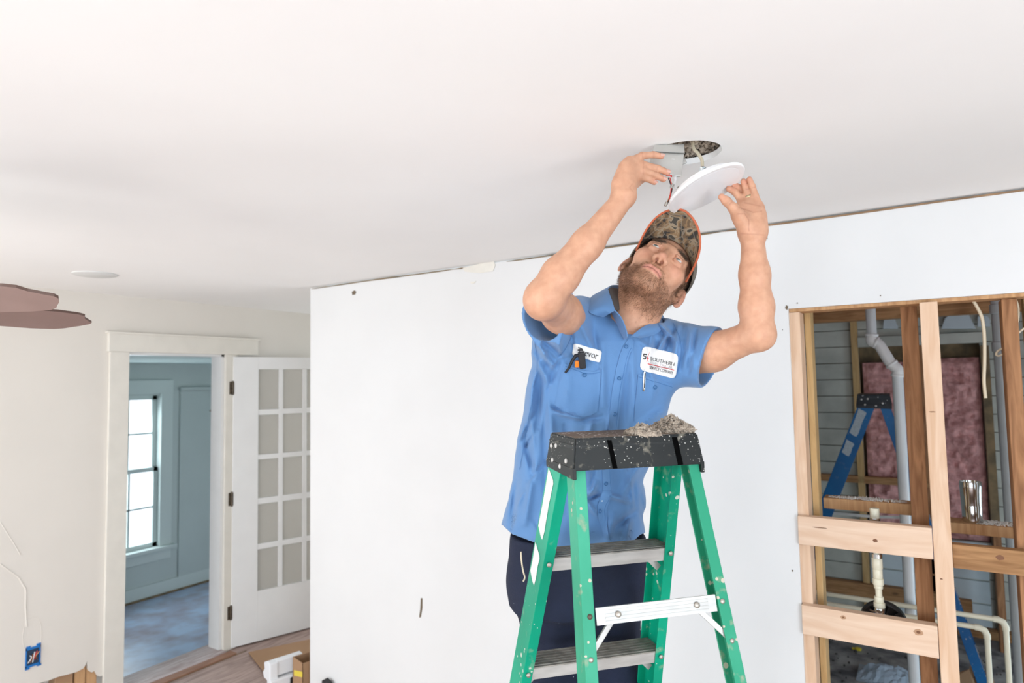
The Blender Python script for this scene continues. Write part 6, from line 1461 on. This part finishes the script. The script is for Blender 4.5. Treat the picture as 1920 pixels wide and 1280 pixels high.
for k in range(2):
    pz = dcen-nd*0.014-mj*(0.03+0.02*k)+mnr*-0.07; mb = MB(); mb.bar(pz, pz+mj*0.012, 0.006, 0.010, up=tuple(-nd)); mb.build('spring_clip', M['metalbox'], led, bevel=0.0008)
# driver box
b00, b10, b11, b01 = B(1224, 283, 1.548), B(1283, 286, 1.548), B(1278, 331, 1.540), B(1221, 322, 1.540)
drv = empty('driver_box', B(1250, 310, 1.55), 'small light grey metal driver box held beside the ceiling hole', 'junction box')
bk = FW*0.024+UP*0.004
mb = MB(); mb.prism([tuple(b00), tuple(b10), tuple(b11), tuple(b01)], tuple(bk)); mb.build('box_body', M['metalbox'], drv, bevel=0.0015)
mb = MB(); t0, t1, t2, t3 = B(1228, 272, 1.553), B(1283, 270, 1.553), B(1284, 287, 1.546), B(1223, 283, 1.546); mb.prism([tuple(t0), tuple(t1), tuple(t2), tuple(t3)], tuple(FW*0.012)); mb.build('box_lid', M['metalbox'], drv, bevel=0.001)
mb = MB(); s0, s1 = B(1223, 284.5, 1.5445), B(1284, 287.5, 1.5445); mb.bar(s0, s1, 0.002, 0.0022); mb.build('lid_seam', mat('dark_seam', (0.12, 0.12, 0.11), 0.6), drv)
for x_, y_ in ((1262, 299), (1252, 306)): 
    mb = MB(); mb.lathe(B(x_, y_, 1.5452+0.0015*(300-y_)/22), -FW, [(0.0045, -0.0006), (0.0045, 0.0001), (0.0040, 0.0002)], 16); mb.build('knockout', M['metalbox'], drv, smooth=True)
mb = MB(); mb.lathe(B(1266, 331, 1.55), -UP, [(0.0045, 0), (0.0045, 0.006), (0.003, 0.008)], 14); mb.build('cable_grip', M['white'], drv, smooth=True)
def wire(pts, r, m, label, par=None, name='wire'):
    mb = MB(); mb.tube(smooth_path([B(*p) for p in pts], 6), r, 8); o = mb.build(name, m, par, smooth=True)
    return o
wire([(1267, 336, 1.55), (1265, 345, 1.549), (1266, 352, 1.548), (1273, 355, 1.552)], 0.0026, M['white'], None, drv)
wire([(1253, 333, 1.545), (1257, 344, 1.545), (1260, 352, 1.545), (1258, 364, 1.545), (1253, 378, 1.545), (1249, 386, 1.545)], 0.0014, M['black'], None, drv)
wire([(1256, 333, 1.545), (1259, 346, 1.543), (1258, 356, 1.543), (1256, 370, 1.543), (1255, 378, 1.543)], 0.0013, M['red'], None, drv)
wire([(1261, 345, 1.547), (1258, 360, 1.547), (1254, 372, 1.547), (1248, 385, 1.547)], 0.0013, M['copper'], None, drv)
wire([(1249, 328.5, 1.536), (1257, 328.5, 1.536), (1259, 331, 1.54)], 0.0020, M['red'], None, drv)
for p0, p1, r_, m_ in (((1258, 352, 1.542), (1262, 345, 1.542), 0.0035, M['metalbox']), ((1271, 353, 1.549), (1276, 351, 1.549), 0.004, M['rivet']), ((1247, 386, 1.545), (1250, 379, 1.545), 0.0032, M['rivet'])):
    mb = MB(); mb.tube([B(*p0), B(*p1)], r_, 10); mb.build('wire_connector', m_, drv, smooth=True)
# supply cable hanging out of the hole
mb = MB(); mb.tube(smooth_path([(HX+0.02, HY+0.02, CZ+0.08), B(1299, 272, 1.60), B(1309, 288, 1.59), B(1316, 300, 1.585), B(1317, 314, 1.58)], 8), 0.0042, 10); sc = mb.build('electrical_cable', M['cable'], smooth=True)
tag(sc, 'cream electrical cable dangling from the round ceiling hole', 'cable')
mb = MB(); pth = smooth_path([B(1319, 314, 1.58), B(1316, 322, 1.578), B(1311, 332, 1.578)], 12); mb.tube(pth, 0.006, 12, rs=[0.0062+0.0012*(i % 2) for i in range(len(pth))]); mb.build('flex_connector', M['chrome'], sc, smooth=True)
# crumbly insulation seen in the hole
random.seed(31); mb = MB()
def blobs(n, rmax, z0, z1, s0, s1):
    for k in range(n):
        a = random.random()*2*pi; q = rmax*(random.random()**0.5); p = Vector((HX+cos(a)*q, HY+sin(a)*q, random.uniform(z0, z1))); s_ = random.uniform(s0, s1)
        d = Vector((random.gauss(0, 1), random.gauss(0, 1), random.gauss(0, 1))).normalized(); u_ = d.orthogonal().normalized(); v_ = d.cross(u_)
        mb.add([p-d*s_*1.4, p+u_*s_, p+v_*s_*0.8, p-u_*s_*0.9, p-v_*s_, p+d*s_*1.4], [(0, 2, 1), (0, 3, 2), (0, 4, 3), (0, 1, 4), (5, 1, 2), (5, 2, 3), (5, 3, 4), (5, 4, 1)])
blobs(2600, 0.125, CZ+0.022, CZ+0.075, 0.003, 0.008)
tag(mb.build('hole_insulation', M['dust']), 'crumbly grey insulation packed above the round ceiling hole', 'insulation', kind='stuff')
